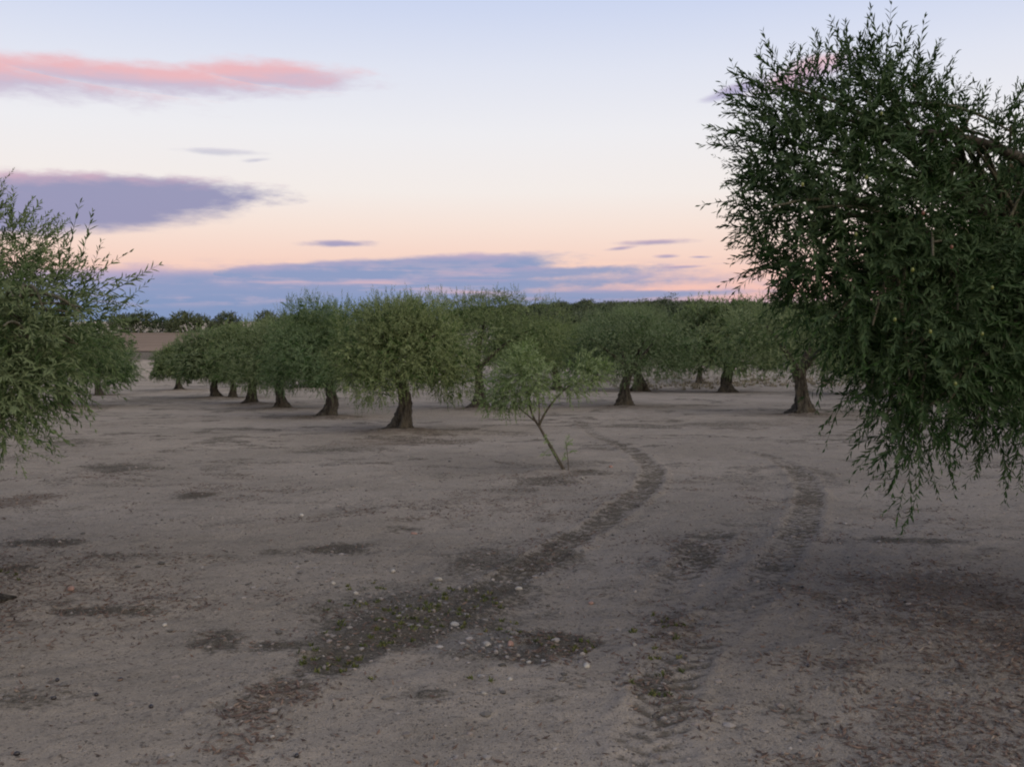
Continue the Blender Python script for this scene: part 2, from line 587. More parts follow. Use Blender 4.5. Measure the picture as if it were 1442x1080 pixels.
BEHIND = [
    (897, 551, 436, 150, 'darker olive tree standing close behind the round tree with the leaning trunk'),
    (1024, 553, 420, 150, 'dark olive tree half hidden behind the left side of the wide olive tree'),
    (783, 549, 446, 135, 'dark olive tree seen over the right half of the sapling'),
    (1385, 566, 420, 190, 'olive tree hidden behind the hanging foliage at the right edge'),
    (327, 561, 470, 80, 'thin trunked olive tree between the fourth and fifth trees of the row'),
    (985, 540, 450, 115, 'dark olive tree in the gap between the round tree and the wide tree'),
    (840, 536, 452, 100, 'small looking olive tree behind the left side of the round tree'),
    (735, 535, 447, 100, 'grey green olive tree peeping over the left half of the sapling'),
    (1230, 556, 420, 150, 'olive tree seen past the right side of the wide tree'),
    (140, 556, 470, 100, 'smaller olive tree at the edge of the left foliage'),
    (440, 545, 455, 90, 'far olive tree showing above the second and third trees of the row'),
]
NEAR_R = np.array([4.05, 6.1])
NEAR_L = np.array([-4.3, 6.5])
SAP = gp(796, 665)

# ------------------------------------------------------------------ ground
TRACK_PX = [
    [(812, 590), (835, 612), (880, 632), (915, 655), (912, 685), (870, 722), (805, 762), (742, 800), (650, 850), (520, 915), (400, 975), (290, 1040)],
    [(1030, 632), (1085, 645), (1126, 668), (1140, 700), (1126, 750), (1092, 800), (1045, 850), (985, 900), (948, 950), (928, 1010), (915, 1085)],
]
TRACK_PX.append([(1012, 758), (985, 785), (955, 815), (925, 850), (880, 900)])
TRACK_STR = [
    [.6, .8, 1.05, 1.2, 1.2, 1.2, 1.15, 1.1, .8, .5, .6, .3],
    [.65, .85, 1.0, 1.05, .9, .65, .45, .55, .75, .75, .75, .7],
    [.7, .9, .6, .4, .1],
]
BLOBS = [  # kind, photo centre, photo radii, strength: patches of dark soil, of red leaf litter, of gravel
    ('dark', 470, 770, 85, 13, .8), ('dark', 390, 775, 50, 7, .5), ('dark', 620, 850, 150, 42, .75), ('dark', 480, 932, 62, 26, .85),
    ('dark', 560, 890, 120, 42, .85), ('dark', 770, 905, 105, 34, .9), ('dark', 700, 790, 110, 26, .6), ('dark', 850, 830, 60, 14, .3),
    ('dark', 160, 661, 80, 7, .6), ('dark', 275, 698, 48, 6, .75), ('dark', 60, 766, 80, 10, .75), ('dark', 165, 783, 70, 7, .6),
    ('dark', 15, 800, 34, 8, .7), ('dark', 150, 862, 70, 10, .7), ('dark', 90, 850, 60, 6, .4), ('dark', 295, 912, 50, 20, .65),
    ('dark', 390, 915, 70, 13, .65), ('dark', 565, 745, 34, 6, .5), ('dark', 760, 676, 75, 7, .6), ('dark', 840, 668, 45, 5, .6),
    ('dark', 720, 690, 45, 7, .45), ('dark', 250, 562, 120, 8, .55), ('dark', 480, 632, 90, 6, .5), ('dark', 420, 650, 110, 5, .35),
    ('dark', 900, 600, 120, 5, .55), ('dark', 1000, 598, 120, 5, .5), ('dark', 980, 785, 40, 22, .6), ('dark', 1000, 760, 50, 6, .55),
    ('dark', 60, 985, 90, 25, .5), ('dark', 590, 985, 45, 14, .5), ('dark', 760, 985, 50, 14, .3), ('dark', 1270, 768, 90, 7, .6),
    ('dark', 1100, 545, 200, 8, .3), ('dark', 690, 610, 120, 4, .4), ('dark', 620, 668, 60, 5, .35), ('dark', 1340, 945, 110, 60, .35),
    ('dark', 930, 870, 50, 14, .45), ('dark', 940, 800, 90, 14, .4), ('dark', 1080, 800, 70, 8, .45), ('dark', 250, 785, 90, 9, .4),
    ('red', 25, 706, 55, 11, .75), ('red', 150, 672, 70, 9, .5), ('red', 395, 985, 60, 22, .7), ('red', 340, 1015, 55, 16, .6),
    ('red', 560, 622, 120, 9, .6), ('red', 300, 590, 120, 8, .35), ('red', 900, 585, 110, 8, .4), ('red', 1130, 596, 110, 8, .5),
    ('red', 1330, 830, 190, 52, .62), ('red', 1420, 920, 130, 90, .62), ('red', 1240, 880, 130, 50, .5), ('red', 960, 880, 75, 42, .6),
    ('red', 1350, 1010, 140, 40, .5), ('red', 800, 910, 80, 28, .4), ('red', 770, 672, 90, 12, .4), ('red', 640, 612, 120, 10, .35),
    ('red', 930, 970, 70, 60, .35), ('red', 1150, 930, 90, 20, .4), ('red', 1030, 780, 60, 12, .4),
    ('gravel', 560, 830, 190, 40, .55), ('gravel', 700, 905, 90, 26, .8), ('gravel', 450, 800, 120, 26, .5), ('gravel', 640, 900, 70, 24, .5),
    ('gravel', 600, 990, 120, 25, .25), ('gravel', 1180, 850, 60, 18, .2),
]


def masks(x, y):
    m = {k: np.zeros_like(x) for k in ('dark', 'red', 'gravel')}
    wx = (fbm(x * 1.7, y * 1.7 + 40, 4) - .5)
    wy = (fbm(x * 1.7 + 70, y * 1.7, 4) - .5)
    for kind, cx, cy, rx, ry, s in BLOBS:
        c = gp(cx, cy)
        rw = rx / FPX * c[1]
        rh = max(0.12, abs(gp(cx, cy - ry)[1] - gp(cx, cy + ry)[1]) / 2)
        q = ((x - c[0]) / rw + wx * min(1.6, 0.9 / min(1, rw))) ** 2 + ((y - c[1]) / rh + wy * 1.3) ** 2
        m[kind] = np.maximum(m[kind], s * np.exp(-q ** 1.4))
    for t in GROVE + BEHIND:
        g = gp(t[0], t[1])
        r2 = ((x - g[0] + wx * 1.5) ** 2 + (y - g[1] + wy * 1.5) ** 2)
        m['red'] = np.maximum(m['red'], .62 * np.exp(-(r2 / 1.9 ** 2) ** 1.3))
        m['dark'] = np.maximum(m['dark'], .56 * np.exp(-(r2 / 1.5 ** 2) ** 1.5) * (fbm(x * 2 + 31, y * 2) > .5))  # dark litter under each tree, deepened so its colour carries the crown's shade
    for nx, ny in (NEAR_L,):
        r2 = ((x - nx + wx) ** 2 + (y - ny + wy) ** 2)
        m['red'] = np.maximum(m['red'], .5 * np.exp(-(r2 / 2.0 ** 2) ** 1.5))
    # scattered drifts of litter, in thin lines across the slope as rain leaves them
    n = fbm(x * 0.55 + 5, y * 0.75 + 3, 4)
    n2 = fbm(x * 1.8 + 90, y * 2.4 + 13, 3)
    dr = sstep(n, .44, .56) * sstep(n2, .42, .58)
    m['dark'] = np.maximum(m['dark'], dr * (.30 + .20 * sstep(y, 10, 22)))
    n = fbm(x * 0.5 + 55, y * 0.6 + 83, 4)
    m['red'] = np.maximum(m['red'], sstep(n, .47, .64) * sstep(n2, .42, .58) * .38)
    return m


def catmull(P, vals, step):
    P = np.asarray(P, float)
    out, ov = [], []
    Q = np.vstack([2 * P[0] - P[1], P, 2 * P[-1] - P[-2]])
    for i in range(len(P) - 1):
        n = max(2, int(np.linalg.norm(P[i + 1] - P[i]) / step))
        t = np.linspace(0, 1, n, endpoint=False)[:, None]
        a, b_, c, d = Q[i], Q[i + 1], Q[i + 2], Q[i + 3]
        out.append(.5 * (2 * b_ + (c - a) * t + (2 * a - 5 * b_ + 4 * c - d) * t * t + (3 * b_ - a - 3 * c + d) * t ** 3))
        ov.append(vals[i] * (1 - t[:, 0]) + vals[i + 1] * t[:, 0])
    return np.vstack(out), np.concatenate(ov)


TRACKS = []
for pl, sv in zip(TRACK_PX, TRACK_STR):
    pts = np.array([gp(*p)[:2] for p in pl])
    c, v = catmull(pts, sv, 0.05)
    s = np.concatenate([[0], np.cumsum(np.linalg.norm(np.diff(c, axis=0), axis=1))])
    tg = np.gradient(c, axis=0)
    tg /= np.linalg.norm(tg, axis=1)[:, None]
    TRACKS.append((c, v, s, tg))


def track_fields(x, y):
    """tread relief (m) and track mask at points"""
    h = np.zeros_like(x)
    msk = np.zeros_like(x)
    for c, v, s, tg in TRACKS:
        lo, hi = c.min(0) - .6, c.max(0) + .6
        idx = np.nonzero((x > lo[0]) & (x < hi[0]) & (y > lo[1]) & (y < hi[1]))[0]
        for ch in np.array_split(idx, max(1, len(idx) // 20000)):
            if not len(ch):
                continue
            dx = x[ch, None] - c[None, ::2, 0]
            dy = y[ch, None] - c[None, ::2, 1]
            k = np.argmin(dx * dx + dy * dy, 1) * 2
            ex, ey = x[ch] - c[k, 0], y[ch] - c[k, 1]
            side = ex * -tg[k, 1] + ey * tg[k, 0]
            along = s[k] + ex * tg[k, 0] + ey * tg[k, 1]
            dist = np.hypot(ex, ey)
            wob = (fbm(x[ch] * 6, y[ch] * 6, 3) - .5)
            half = .175 + wob * .11
            inside = 1 - sstep(dist, half * .75, half * 1.15)
            # lug marks: slanted bars, left and right offset by half a pitch
            ph = (along + np.abs(side) * .75 + np.where(side > 0, 0.0, .08) + wob * .11) / .16
            lug = sstep(np.abs((ph % 1) - .5), .14, .30)
            st = v[k] * (0.75 + .6 * wob) * (.82 + .35 * sstep(fbm(x[ch] * 3.1 + 7, y[ch] * 3.1, 3), .32, .60))
            h[ch] += inside * st * (-.013 + .016 * lug) + st * .022 * np.exp(-((dist - half * 1.15) / .05) ** 2)
            msk[ch] = np.maximum(msk[ch], inside * st * (.45 + .60 * (1 - lug)))
    return h, msk


def relief(x, y, m):
    near = 1 - sstep(np.hypot(x, y), 25, 60)
    h = (fbm(x * .45, y * .45, 3) - .5) * .10 + (fbm(x * 2.3 + 9, y * 2.3, 4) - .5) * .045 * near
    h += (fbm(x * 9, y * 9 + 3, 3) - .5) * .020 * near * (1 + 1.3 * np.clip(m['dark'] + m['red'] * .6, 0, 1))
    h += np.clip(m['dark'], 0, 1) * (fbm(x * 17, y * 17, 2) - .45) * .030 * near
    return h


def mounds(x, y):
    h = np.zeros_like(x)
    for t in GROVE:
        g = gp(t[0], t[1])
        h += .10 * np.exp(-((x - g[0]) ** 2 + (y - g[1]) ** 2) / .9 ** 2)
    h += .05 * np.exp(-((x - SAP[0]) ** 2 + (y - SAP[1]) ** 2) / .8 ** 2)
    return h


def zground(x, y):
    x, y = np.atleast_1d(np.asarray(x, float)), np.atleast_1d(np.asarray(y, float))
    m = masks(x, y)
    th, _ = track_fields(x, y)
    return zland(x, y) + relief(x, y, m) + mounds(x, y) + th


def build_ground():
    ys = [-120, -60, -30, -15, -7, -3, 0, 1.5]
    y = 2.4
    while y < 30:
        ys.append(y)
        y *= 1.0050
    while y < 2400:
        ys.append(y)
        y *= 1.016
    ys = np.array(ys)
    nin = 500
    u = np.concatenate([[-60, -20, -8, -4, -2.2, -1.5, -1.2], np.linspace(-1, 1, nin), [1.2, 1.5, 2.2, 4, 8, 20, 60]])
    wid = np.maximum(ys, 2.4) * .56 + 1.6
    X = u[None] * wid[:, None]
    X = np.clip(X, -2500, 2500)
    Y = np.repeat(ys[:, None], len(u), 1)
    x, y = X.ravel(), Y.ravel()
    m = masks(x, y)
    th, tm = track_fields(x, y)
    z = zland(x, y) + relief(x, y, m) + mounds(x, y) + th
    R, K = X.shape
    i = np.arange(R - 1)[:, None] * K
    j = np.arange(K - 1)[None]
    F = np.stack([i + j, i + j + 1, i + K + j + 1, i + K + j], -1).reshape(-1, 4)
    # dark ploughed strip at the far edge of the grove
    strip = sstep(y, 90, 93) * (1 - sstep(y, 100, 103)) * (1 - sstep(x, -22, -12)) * .95
    m['dark'] = np.maximum(m['dark'], strip)
    me = mesh_np('ground', np.stack([x, y, z], 1), F, M['ground'], dict(dark=m['dark'], red=m['red'], track=tm, gravel=m['gravel']), True, 4)
    link('ground', me, kind='structure', label='dry bare soil of the olive grove with litter and tyre tracks')


build_ground()


def build_field():
    xs = np.linspace(-130, -14, 40)
    ys = np.linspace(100.5, 152, 60)
    X, Y = np.meshgrid(xs, ys)
    x, y = X.ravel(), Y.ravel()
    z = zland(x, y) + (fbm(x * .45, y * .45, 3) - .5) * .10 + .07
    K = len(xs)
    i = np.arange(len(ys) - 1)[:, None] * K
    j = np.arange(K - 1)[None]
    F = np.stack([i + j, i + j + 1, i + K + j + 1, i + K + j], -1).reshape(-1, 4)
    me = mesh_np('field', np.stack([x, y, z], 1), F, M['field'], None, True, 4)
    link('field', me, kind='structure', label='brown stubble field rising beyond the grove')


build_field()


# ------------------------------------------------------------------ leaves
def nrm(a):
    return a / (np.linalg.norm(a, axis=-1, keepdims=True) + 1e-9)


def shoots(P, D, L, nl, ll, lw, droop, r, tint, stem=0.0, fine=False):
    """leafy shoots: base P (n,3), direction D, length L (n), nl leaves each in opposite pairs -> V, F, tint"""
    n = len(P)
    t = np.repeat(np.linspace(.08, 1.0, (nl + 1) // 2), 2)[:nl]
    t = np.clip(t[None] + r.uniform(-.03, .03, (n, nl)), .02, 1)
    dn = np.array([0, 0, -1.0])
    pos = P[:, None] + D[:, None] * (L[:, None] * t)[..., None] + dn * (droop * L)[:, None, None] * (t ** 2)[..., None]
    tan = nrm(D[:, None] + dn * (2 * droop)[:, None, None] * t[..., None])
    ref = nrm(r.normal(size=(n, 1, 3)))
    a = nrm(np.cross(tan, ref))
    b_ = np.cross(tan, a)
    ph = (np.arange(nl) // 2) * (np.pi / 2) + (np.arange(nl) % 2) * np.pi
    ph = ph[None] + r.uniform(-1.1, 1.1, (n, nl))
    rad = np.cos(ph)[..., None] * a + np.sin(ph)[..., None] * b_
    op = r.uniform(.4, 1.2, (n, nl)) * (1 - .35 * t)
    ld = nrm(tan * np.cos(op)[..., None] + rad * np.sin(op)[..., None] + dn * .12)
    nn = nrm(tan - (tan * ld).sum(-1, keepdims=True) * ld)
    sd = np.cross(ld, nn)
    sc = r.uniform(.7, 1.15, (n, nl)) * (1 - .35 * np.clip(t - .75, 0, 1) / .25)
    l_ = (ll * sc)[..., None]
    w_ = (lw * sc * .5)[..., None]
    tt = np.clip(tint[:, None] + r.normal(0, .14, (n, nl)) + .25 * (t - .5), 0, 1)
    if fine:
        q = [pos, pos + ld * l_ * .3 + sd * w_ * .85 + nn * w_ * .35, pos + ld * l_ * .65 + sd * w_ * .85 + nn * w_ * .25,
             pos + ld * l_ - nn * l_ * .06, pos + ld * l_ * .65 - sd * w_ * .85 + nn * w_ * .25, pos + ld * l_ * .3 - sd * w_ * .85 + nn * w_ * .35]
        f = [[0, 2, 1], [0, 3, 2], [0, 4, 3], [0, 5, 4]]
    else:
        q = [pos, pos + ld * l_ * .5 + sd * w_ + nn * w_ * .35, pos + ld * l_ - nn * l_ * .05, pos + ld * l_ * .5 - sd * w_ + nn * w_ * .35]
        f = [[0, 2, 1], [0, 3, 2]]
    k = len(q)
    V = np.stack(q, 2).reshape(-1, 3)
    base = np.arange(n * nl)[:, None, None] * k
    F = (base + np.array(f)[None]).reshape(-1, 3)
    T = np.repeat(tt.reshape(-1), k)
    if stem > 0:
        ts = np.linspace(0, 1, 4)
        sp = P[:, None] + D[:, None] * (L[:, None] * ts)[..., None] + dn * (droop * L)[:, None, None] * (ts ** 2)[..., None]
        a0, b0 = a[:, :1], b_[:, :1]
        th = np.array([0, 2.094, 4.189])
        rr = stem * (1 - .75 * ts)
        sv = sp[:, :, None] + rr[None, :, None, None] * (np.cos(th)[None, None, :, None] * a0[:, :, None] + np.sin(th)[None, None, :, None] * b0[:, :, None])
        o = len(V)
        fs = []
        for s_ in range(3):
            for e in range(3):
                e2 = (e + 1) % 3
                fs += [[s_ * 3 + e, s_ * 3 + e2, s_ * 3 + 3 + e2], [s_ * 3 + e, s_ * 3 + 3 + e2, s_ * 3 + 3 + e]]
        F = np.concatenate([F, (np.arange(n)[:, None, None] * 12 + np.array(fs)[None] + o).reshape(-1, 3)])
        V = np.concatenate([V, sv.reshape(-1, 3)])
        T = np.concatenate([T, np.full(n * 12, .35)])
    return V, F, T


def clump_points(clumps, N, r, rmin=.45):
    """N points in the outer part of ellipsoid clumps: position, outward direction, clump index"""
    cen = np.array([c[0] for c in clumps])
    rad = np.array([c[1] for c in clumps])
    wt = (rad[:, 0] * rad[:, 1] + rad[:, 0] * rad[:, 2] + rad[:, 1] * rad[:, 2]) * np.array([c[2] if len(c) > 2 else 1 for c in clumps])
    k = r.choice(len(clumps), N, p=wt / wt.sum())
    d = nrm(r.normal(size=(N, 3)))
    rr = rmin + (1 - rmin) * np.sqrt(r.random(N))
    return cen[k] + d * rad[k] * rr[:, None], d, k


def crown_mesh(name, clumps, N, nl, sl, ll, lw, mat, seed, top=.8, stem=0.0, core=0, fine=False, wild=.32, hang=.7, spires=False, corek=2.4):
    r = np.random.default_rng(seed)
    P, d, k = clump_points(clumps, N, r)
    cen = np.array([c[0] for c in clumps])
    mid = cen.mean(0)
    zlo, zhi = cen[:, 2].min(), cen[:, 2].max()
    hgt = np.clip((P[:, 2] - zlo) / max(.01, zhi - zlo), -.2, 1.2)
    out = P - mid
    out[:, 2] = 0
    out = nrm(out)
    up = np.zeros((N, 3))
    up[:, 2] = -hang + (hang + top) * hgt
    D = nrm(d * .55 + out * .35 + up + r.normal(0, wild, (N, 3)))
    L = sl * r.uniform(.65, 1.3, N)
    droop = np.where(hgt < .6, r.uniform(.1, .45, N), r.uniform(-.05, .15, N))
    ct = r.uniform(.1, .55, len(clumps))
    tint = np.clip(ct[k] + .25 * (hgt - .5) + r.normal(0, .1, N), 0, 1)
    V, F, T = shoots(P, D, L, nl, ll, lw, droop, r, tint, stem, fine)
    nt_ = N // 14
    if spires:
        Pt, dt, kt = clump_points([c for c in clumps if c[0][2] > zlo + .62 * (zhi - zlo)], nt_, r, .8)
        Dt = nrm(np.stack([r.normal(0, .28, nt_), r.normal(0, .28, nt_), np.ones(nt_)], 1))
        Vs, Fs, Ts = shoots(Pt, Dt, sl * r.uniform(1.2, 2.3, nt_), int(nl * 1.5), ll, lw, np.zeros(nt_), r, np.clip(r.normal(.6, .15, nt_), 0, 1), stem)
        F = np.concatenate([F, Fs + len(V)])
        V = np.concatenate([V, Vs])
        T = np.concatenate([T, Ts])
    if core:
        Pc, dc, kc = clump_points(clumps, core, r, .0)
        Pc = cen[kc] + (Pc - cen[kc]) * .75
        Vc, Fc, Tc = shoots(Pc, nrm(r.normal(size=(core, 3))), np.full(core, sl), 6 if corek > 2 else nl, ll * corek, lw * corek * 1.3, np.zeros(core), r, np.full(core, .1))  # oversized leaves added inside to block light, tinted dark as the crown's inner shade
        F = np.concatenate([F, Fc + len(V)])
        V = np.concatenate([V, Vc])
        T = np.concatenate([T, Tc])
    return mesh_np(name, V, F, mat, dict(tint=T))


def trunk_geo(h, r0, seed, lean=0.0, side=1, twist=1.2):
    """gnarled, fluted trunk with a flared foot"""
    r = np.random.default_rng(seed + 500)
    nz, ns = 26, 28
    z = np.concatenate([[-.10], np.linspace(0, 1, nz - 1) ** 1.25 * h])
    th = np.linspace(0, 2 * np.pi, ns, endpoint=False)
    pa = r.uniform(0, 6.28, 6)
    Z, TH = np.meshgrid(z, th, indexing='ij')
    zz = np.clip(Z, 0, None) / h
    R = r0 * (1 - .22 * zz + .10 * np.sin(zz * 5 + pa[0])) + r0 * .60 * np.exp(-np.clip(Z, 0, None) / (.13 * h))
    fl = .55 + .45 * np.cos(TH - (math.pi if side < 0 else 0))
    R += r0 * .85 * fl * np.exp(-np.clip(Z, 0, None) / (.22 * h))
    tw = TH + twist * zz
    R *= 1 + (.11 + .22 * np.exp(-np.clip(Z, 0, None) / (.16 * h))) * np.cos(3 * tw + pa[1]) + .10 * np.cos(5 * tw + pa[2]) + .05 * np.cos(8 * tw + pa[3] + 3 * zz)
    t0 = -math.pi / 2 + r.uniform(-.6, .6)
    dth = (TH - t0 - .5 * zz + np.pi) % (2 * np.pi) - np.pi
    R *= 1 - .42 * np.exp(-(dth / .26) ** 2) * np.exp(-(np.clip(Z, 0, None) / (.62 * h)) ** 2)
    R *= 1 + .12 * np.cos(11 * tw + pa[3]) * (vnoise(TH * 2 + seed, Z * 6) - .3)
    R *= 1 + .09 * np.sin(9 * zz + 2 * np.cos(TH + pa[4])) * (zz > .05)
    R *= 1 + .16 * (r.random(R.shape) - .5)
    R += r0 * .25 * np.exp(-((zz - 1) / .12) ** 2)
    sx = lean * zz * h + .07 * np.sin(zz * 4 + pa[5]) - .07 * math.sin(pa[5])
    sy = .04 * np.sin(zz * 3.4 + pa[0])
    V = np.stack([sx + R * np.cos(TH), sy + R * np.sin(TH), Z], -1).reshape(-1, 3)
    i = np.arange(nz - 1)[:, None] * ns
    j = np.arange(ns)[None]
    a, b_, c, d = i + j, i + (j + 1) % ns, i + ns + (j + 1) % ns, i + ns + j
    F = np.concatenate([np.stack([a, b_, c], -1).reshape(-1, 3), np.stack([a, c, d], -1).reshape(-1, 3)])
    topc = np.array([[sx[-1, 0], sy[-1, 0], h + .02]])
    V = np.concatenate([V, topc])
    e = (nz - 1) * ns
    F = np.concatenate([F, np.stack([e + np.arange(ns), e + (np.arange(ns) + 1) % ns, np.full(ns, len(V) - 1)], -1)])
    return V, F, topc[0]


def olive_clumps(w, h, seed, low=.33):
    """clumps of a round, low-skirted olive crown of width w and height h"""
    r = np.random.default_rng(seed + 900)
    R = w / 2
    cl = []
    lowz = low * h

    def ring(n, rr, z, a, c_, jit):
        p0 = r.uniform(0, 6.28)
        for k in range(n):
            if r.random() < .10:
                continue
            p = p0 + 6.283 * k / n + r.uniform(-.25, .25)
            q = rr * r.uniform(1 - jit, 1 + jit)
            s = r.uniform(.74, 1.24)
            cl.append((np.array([q * math.cos(p), q * math.sin(p), z * r.uniform(.86, 1.10)]), np.array([a * s, a * s, c_ * s])))
    ring(10, R * .74, lowz, R * .27, h * .12, .10)
    ring(8, R * .72, .55 * h, R * .36, h * .16, .10)
    ring(7, R * .52, .70 * h, R * .38, h * .15, .2)
    ring(5, R * .30, .83 * h, R * .32, h * .10, .3)
    cl.append((np.array([0, 0, .60 * h]), np.array([R * .55, R * .55, h * .24]), .9))
    return cl


def make_olive(foot, height, width, seed, lean, side, label, group, r0=.150, N=4300, dens=1.0, fat=1.0):
    root = bpy.data.objects.new('olive_tree', None)
    C.objects.link(root)
    root.empty_display_size = .3
    root.location = foot
    root['label'], root['category'], root['group'] = label, 'olive tree', group
    th = height * .34
    V, F, top = trunk_geo(th, r0, seed, lean, side)
    link('trunk', mesh_np('trunk', V, F, M['bark'], None, True), root)
    r = np.random.default_rng(seed + 77)
    p0 = r.uniform(0, 6.28)
    for k in range(4):
        p = p0 + k * 1.571 + r.uniform(-.3, .3)
        e = np.array([math.cos(p) * width * .30, math.sin(p) * width * .30, height * r.uniform(.60, .72)])
        s = top + np.array([math.cos(p) * r0 * .35, math.sin(p) * r0 * .35, -.10])
        mpt = s * .5 + e * .5 + np.array([-.05, 0, .22])
        V, F = tube(bez(s, mpt, e, 9), np.linspace(r0 * .55, r0 * .13, 9), 8, .2, seed + k)
        link('limb', mesh_np('limb', V, F, M['bark'], None, True), root)
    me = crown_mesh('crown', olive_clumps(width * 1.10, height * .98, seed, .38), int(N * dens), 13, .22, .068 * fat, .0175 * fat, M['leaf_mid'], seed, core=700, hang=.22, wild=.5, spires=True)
    link('crown', me, root, kind='stuff')
    return root


def copy_tree(src, loc, rz, sc, label, group):
    r = src.copy()
    C.objects.link(r)
    r.location = loc
    r.rotation_euler = (0, 0, rz)
    r.scale = sc
    r['label'], r['group'] = label, group
    for ch in src.children:
        c = ch.copy()
        C.objects.link(c)
        c.parent = r
    return r


def zat(x, y):
    return float(zground([x], [y])[0])


ROW = 'olive trees of the grove'
protos = []
for fx, fy, ty, cw, seed, lean, side, label in GROVE:
    g = gp(fx, fy)
    D = g[1]
    hgt, wid = (fy - ty) / FPX * D, cw / FPX * D
    g[2] = zat(g[0], g[1]) - .02
    far_ = seed in (4, 5, 6, 10)
    protos.append((make_olive(g, hgt, wid, seed, lean, side, label, ROW, N=5600 if seed in (1, 7) else 4300, r0=.21 if seed == 9 else min(.17, .078 * wid * .6), dens=.5 if far_ else 1.0, fat=1.5 if far_ else 1.0), hgt, wid))

rb = np.random.default_rng(5)
for k, (fx, fy, ty, cw, label) in enumerate(BEHIND):
    g = gp(fx, fy)
    D = g[1]
    hgt, wid = (fy - ty) / FPX * D, cw / FPX * D
    g[2] = zat(g[0], g[1]) - .02
    src, sh, sw = protos[(k * 3 + 1) % len(protos)]
    sxy = wid / sw
    copy_tree(src, g, rb.uniform(0, 6.28), (sxy, sxy, hgt / sh), label, ROW)

# ------------------------------------------------------------------ far trees
def far_proto(name, label, cat, group, w, h, seed, mat, N=420, trunk_h=.30, low=.24):
    root = bpy.data.objects.new(name, None)
    C.objects.link(root)
    root['label'], root['category'], root['group'] = label, cat, group
    V, F = tube([(0, 0, -.2), (.03, 0, trunk_h * .5), (0, .02, trunk_h + .5)], [.26, .2, .16], 7, .2, seed)
    link('trunk', mesh_np('trunk', V, F, M['bark'], None, True), root)
    cl = olive_clumps(w, h, seed, low)
    me = crown_mesh('crown', cl, N, 8, .34, .22, .08, mat, seed, core=90, hang=.4)
    link('crown', me, root, kind='stuff')
    return root


HILL = 'olive trees covering the hillside behind the grove'
HILL_L = 'tiny dark olive tree among the close rows on the far hillside'
rf = np.random.default_rng(21)
spots = []
for iy in range(70):
    for ix in range(-4, 80):
        y = 88 + iy * 6.8 + rf.uniform(-1, 1)
        x = -14 + ix * 6.4 + (iy % 2) * 1.5 + rf.uniform(-1, 1)
        if y > 275 or x < -.02 * y - 6 or x > .53 * y:
            continue
        if x < -.005 * y and y < 150:
            continue
        spots.append((y, x))
spots.sort()
step = len(spots) / 285
pick = [spots[int(i * step)] for i in range(285)] if len(spots) > 285 else spots
fp = [far_proto('olive_tree', HILL_L, 'olive tree', HILL, 4.6, 3.3, 40 + k, M['leaf_far']) for k in range(4)]
for i, (y, x) in enumerate(pick):
    s = rf.uniform(.85, 1.2)
    loc = (x, y, float(zland(x, y)) - .05)
    sc = (s * 1.1, s * 1.1, s * rf.uniform(.9, 1.1))
    if i < 4:
        fp[i].location, fp[i].scale = loc, sc
    else:
        copy_tree(fp[i % 4], loc, rf.uniform(0, 6.28), sc, HILL_L, HILL)

EDGE = 'trees along the far edge of the brown field'
edge = [  # photo x, foot y, top y, width px, label
    (198, 470, 438, 44, 'dark tree beyond the field right against the sprigs of the left tree'),
    (225, 469, 446, 30, 'low dark bush beyond the field, left neighbour of the largest round tree'),
    (261, 470, 437, 44, 'largest round dark tree at the far edge of the brown field'),
    (285, 469, 440, 24, 'narrow dark tree leaning on the right side of the largest round tree'),
    (305, 466, 449, 26, 'low bush between the largest round tree and the flat topped tree beyond the field'),
    (321, 467, 439, 38, 'flat topped dark bush alone against the sky beyond the brown field'),
    (377, 467, 436, 36, 'dark tree beyond the field rising just behind the third tree of the row'),
    (402, 465, 440, 30, 'low dark tree beyond the field between the row and the yellow green top'),
    (430, 462, 440, 36, 'dark tree beyond the field mostly behind the yellow green tree top'),
    (170, 470, 441, 40, 'dark tree beyond the field seen through the sprigs of the left tree'),
    (243, 466, 447, 24, 'small dark bush tucked against the left side of the largest round tree'),
]
re_ = np.random.default_rng(33)
for i, (px, fy, ty, wpx, lab) in enumerate(edge):
    Y = 152 + re_.uniform(-2, 8)
    p = at(px, HOR, Y)
    z = float(zland(p[0], Y))
    topz = EYE + (HOR - ty) / FPX * Y
    h, w = topz - z, wpx / FPX * Y
    r = copy_tree(fp[i % 4], (p[0], Y, z - .55), re_.uniform(0, 6.28), (w / 4.2, w / 4.2, (h + .55) / 3.3), lab, EDGE)

# yellow-green bush over the second tree of the row
g = at(450, HOR, 62.0)
make_z = float(zland(g[0], 62.0))
topz = EYE + (HOR - 424) / FPX * 62
o = copy_tree(protos[2][0], (g[0], 62.0, make_z), 1.1, (3.4 / protos[2][2], 3.4 / protos[2][2], (topz - make_z) / protos[2][1]),
              'yellow green tree top showing behind the second tree of the row', ROW)

# pale round tree on the skyline
Y = 262.0
p = at(943, HOR, Y)
pz = float(zland(p[0], Y))
pr = far_proto('pale_tree', 'pale grey rounded tree standing out on the skyline beyond the hillside grove', 'tree', None or 'skyline tree', 6.6, 6.4, 71, M['leaf_pale'], 330, 1.4)
pr.location = (p[0], Y, pz)
pr.scale = (1.0, 1.0, (EYE + (HOR - 411) / FPX * Y - pz) / 6.5)

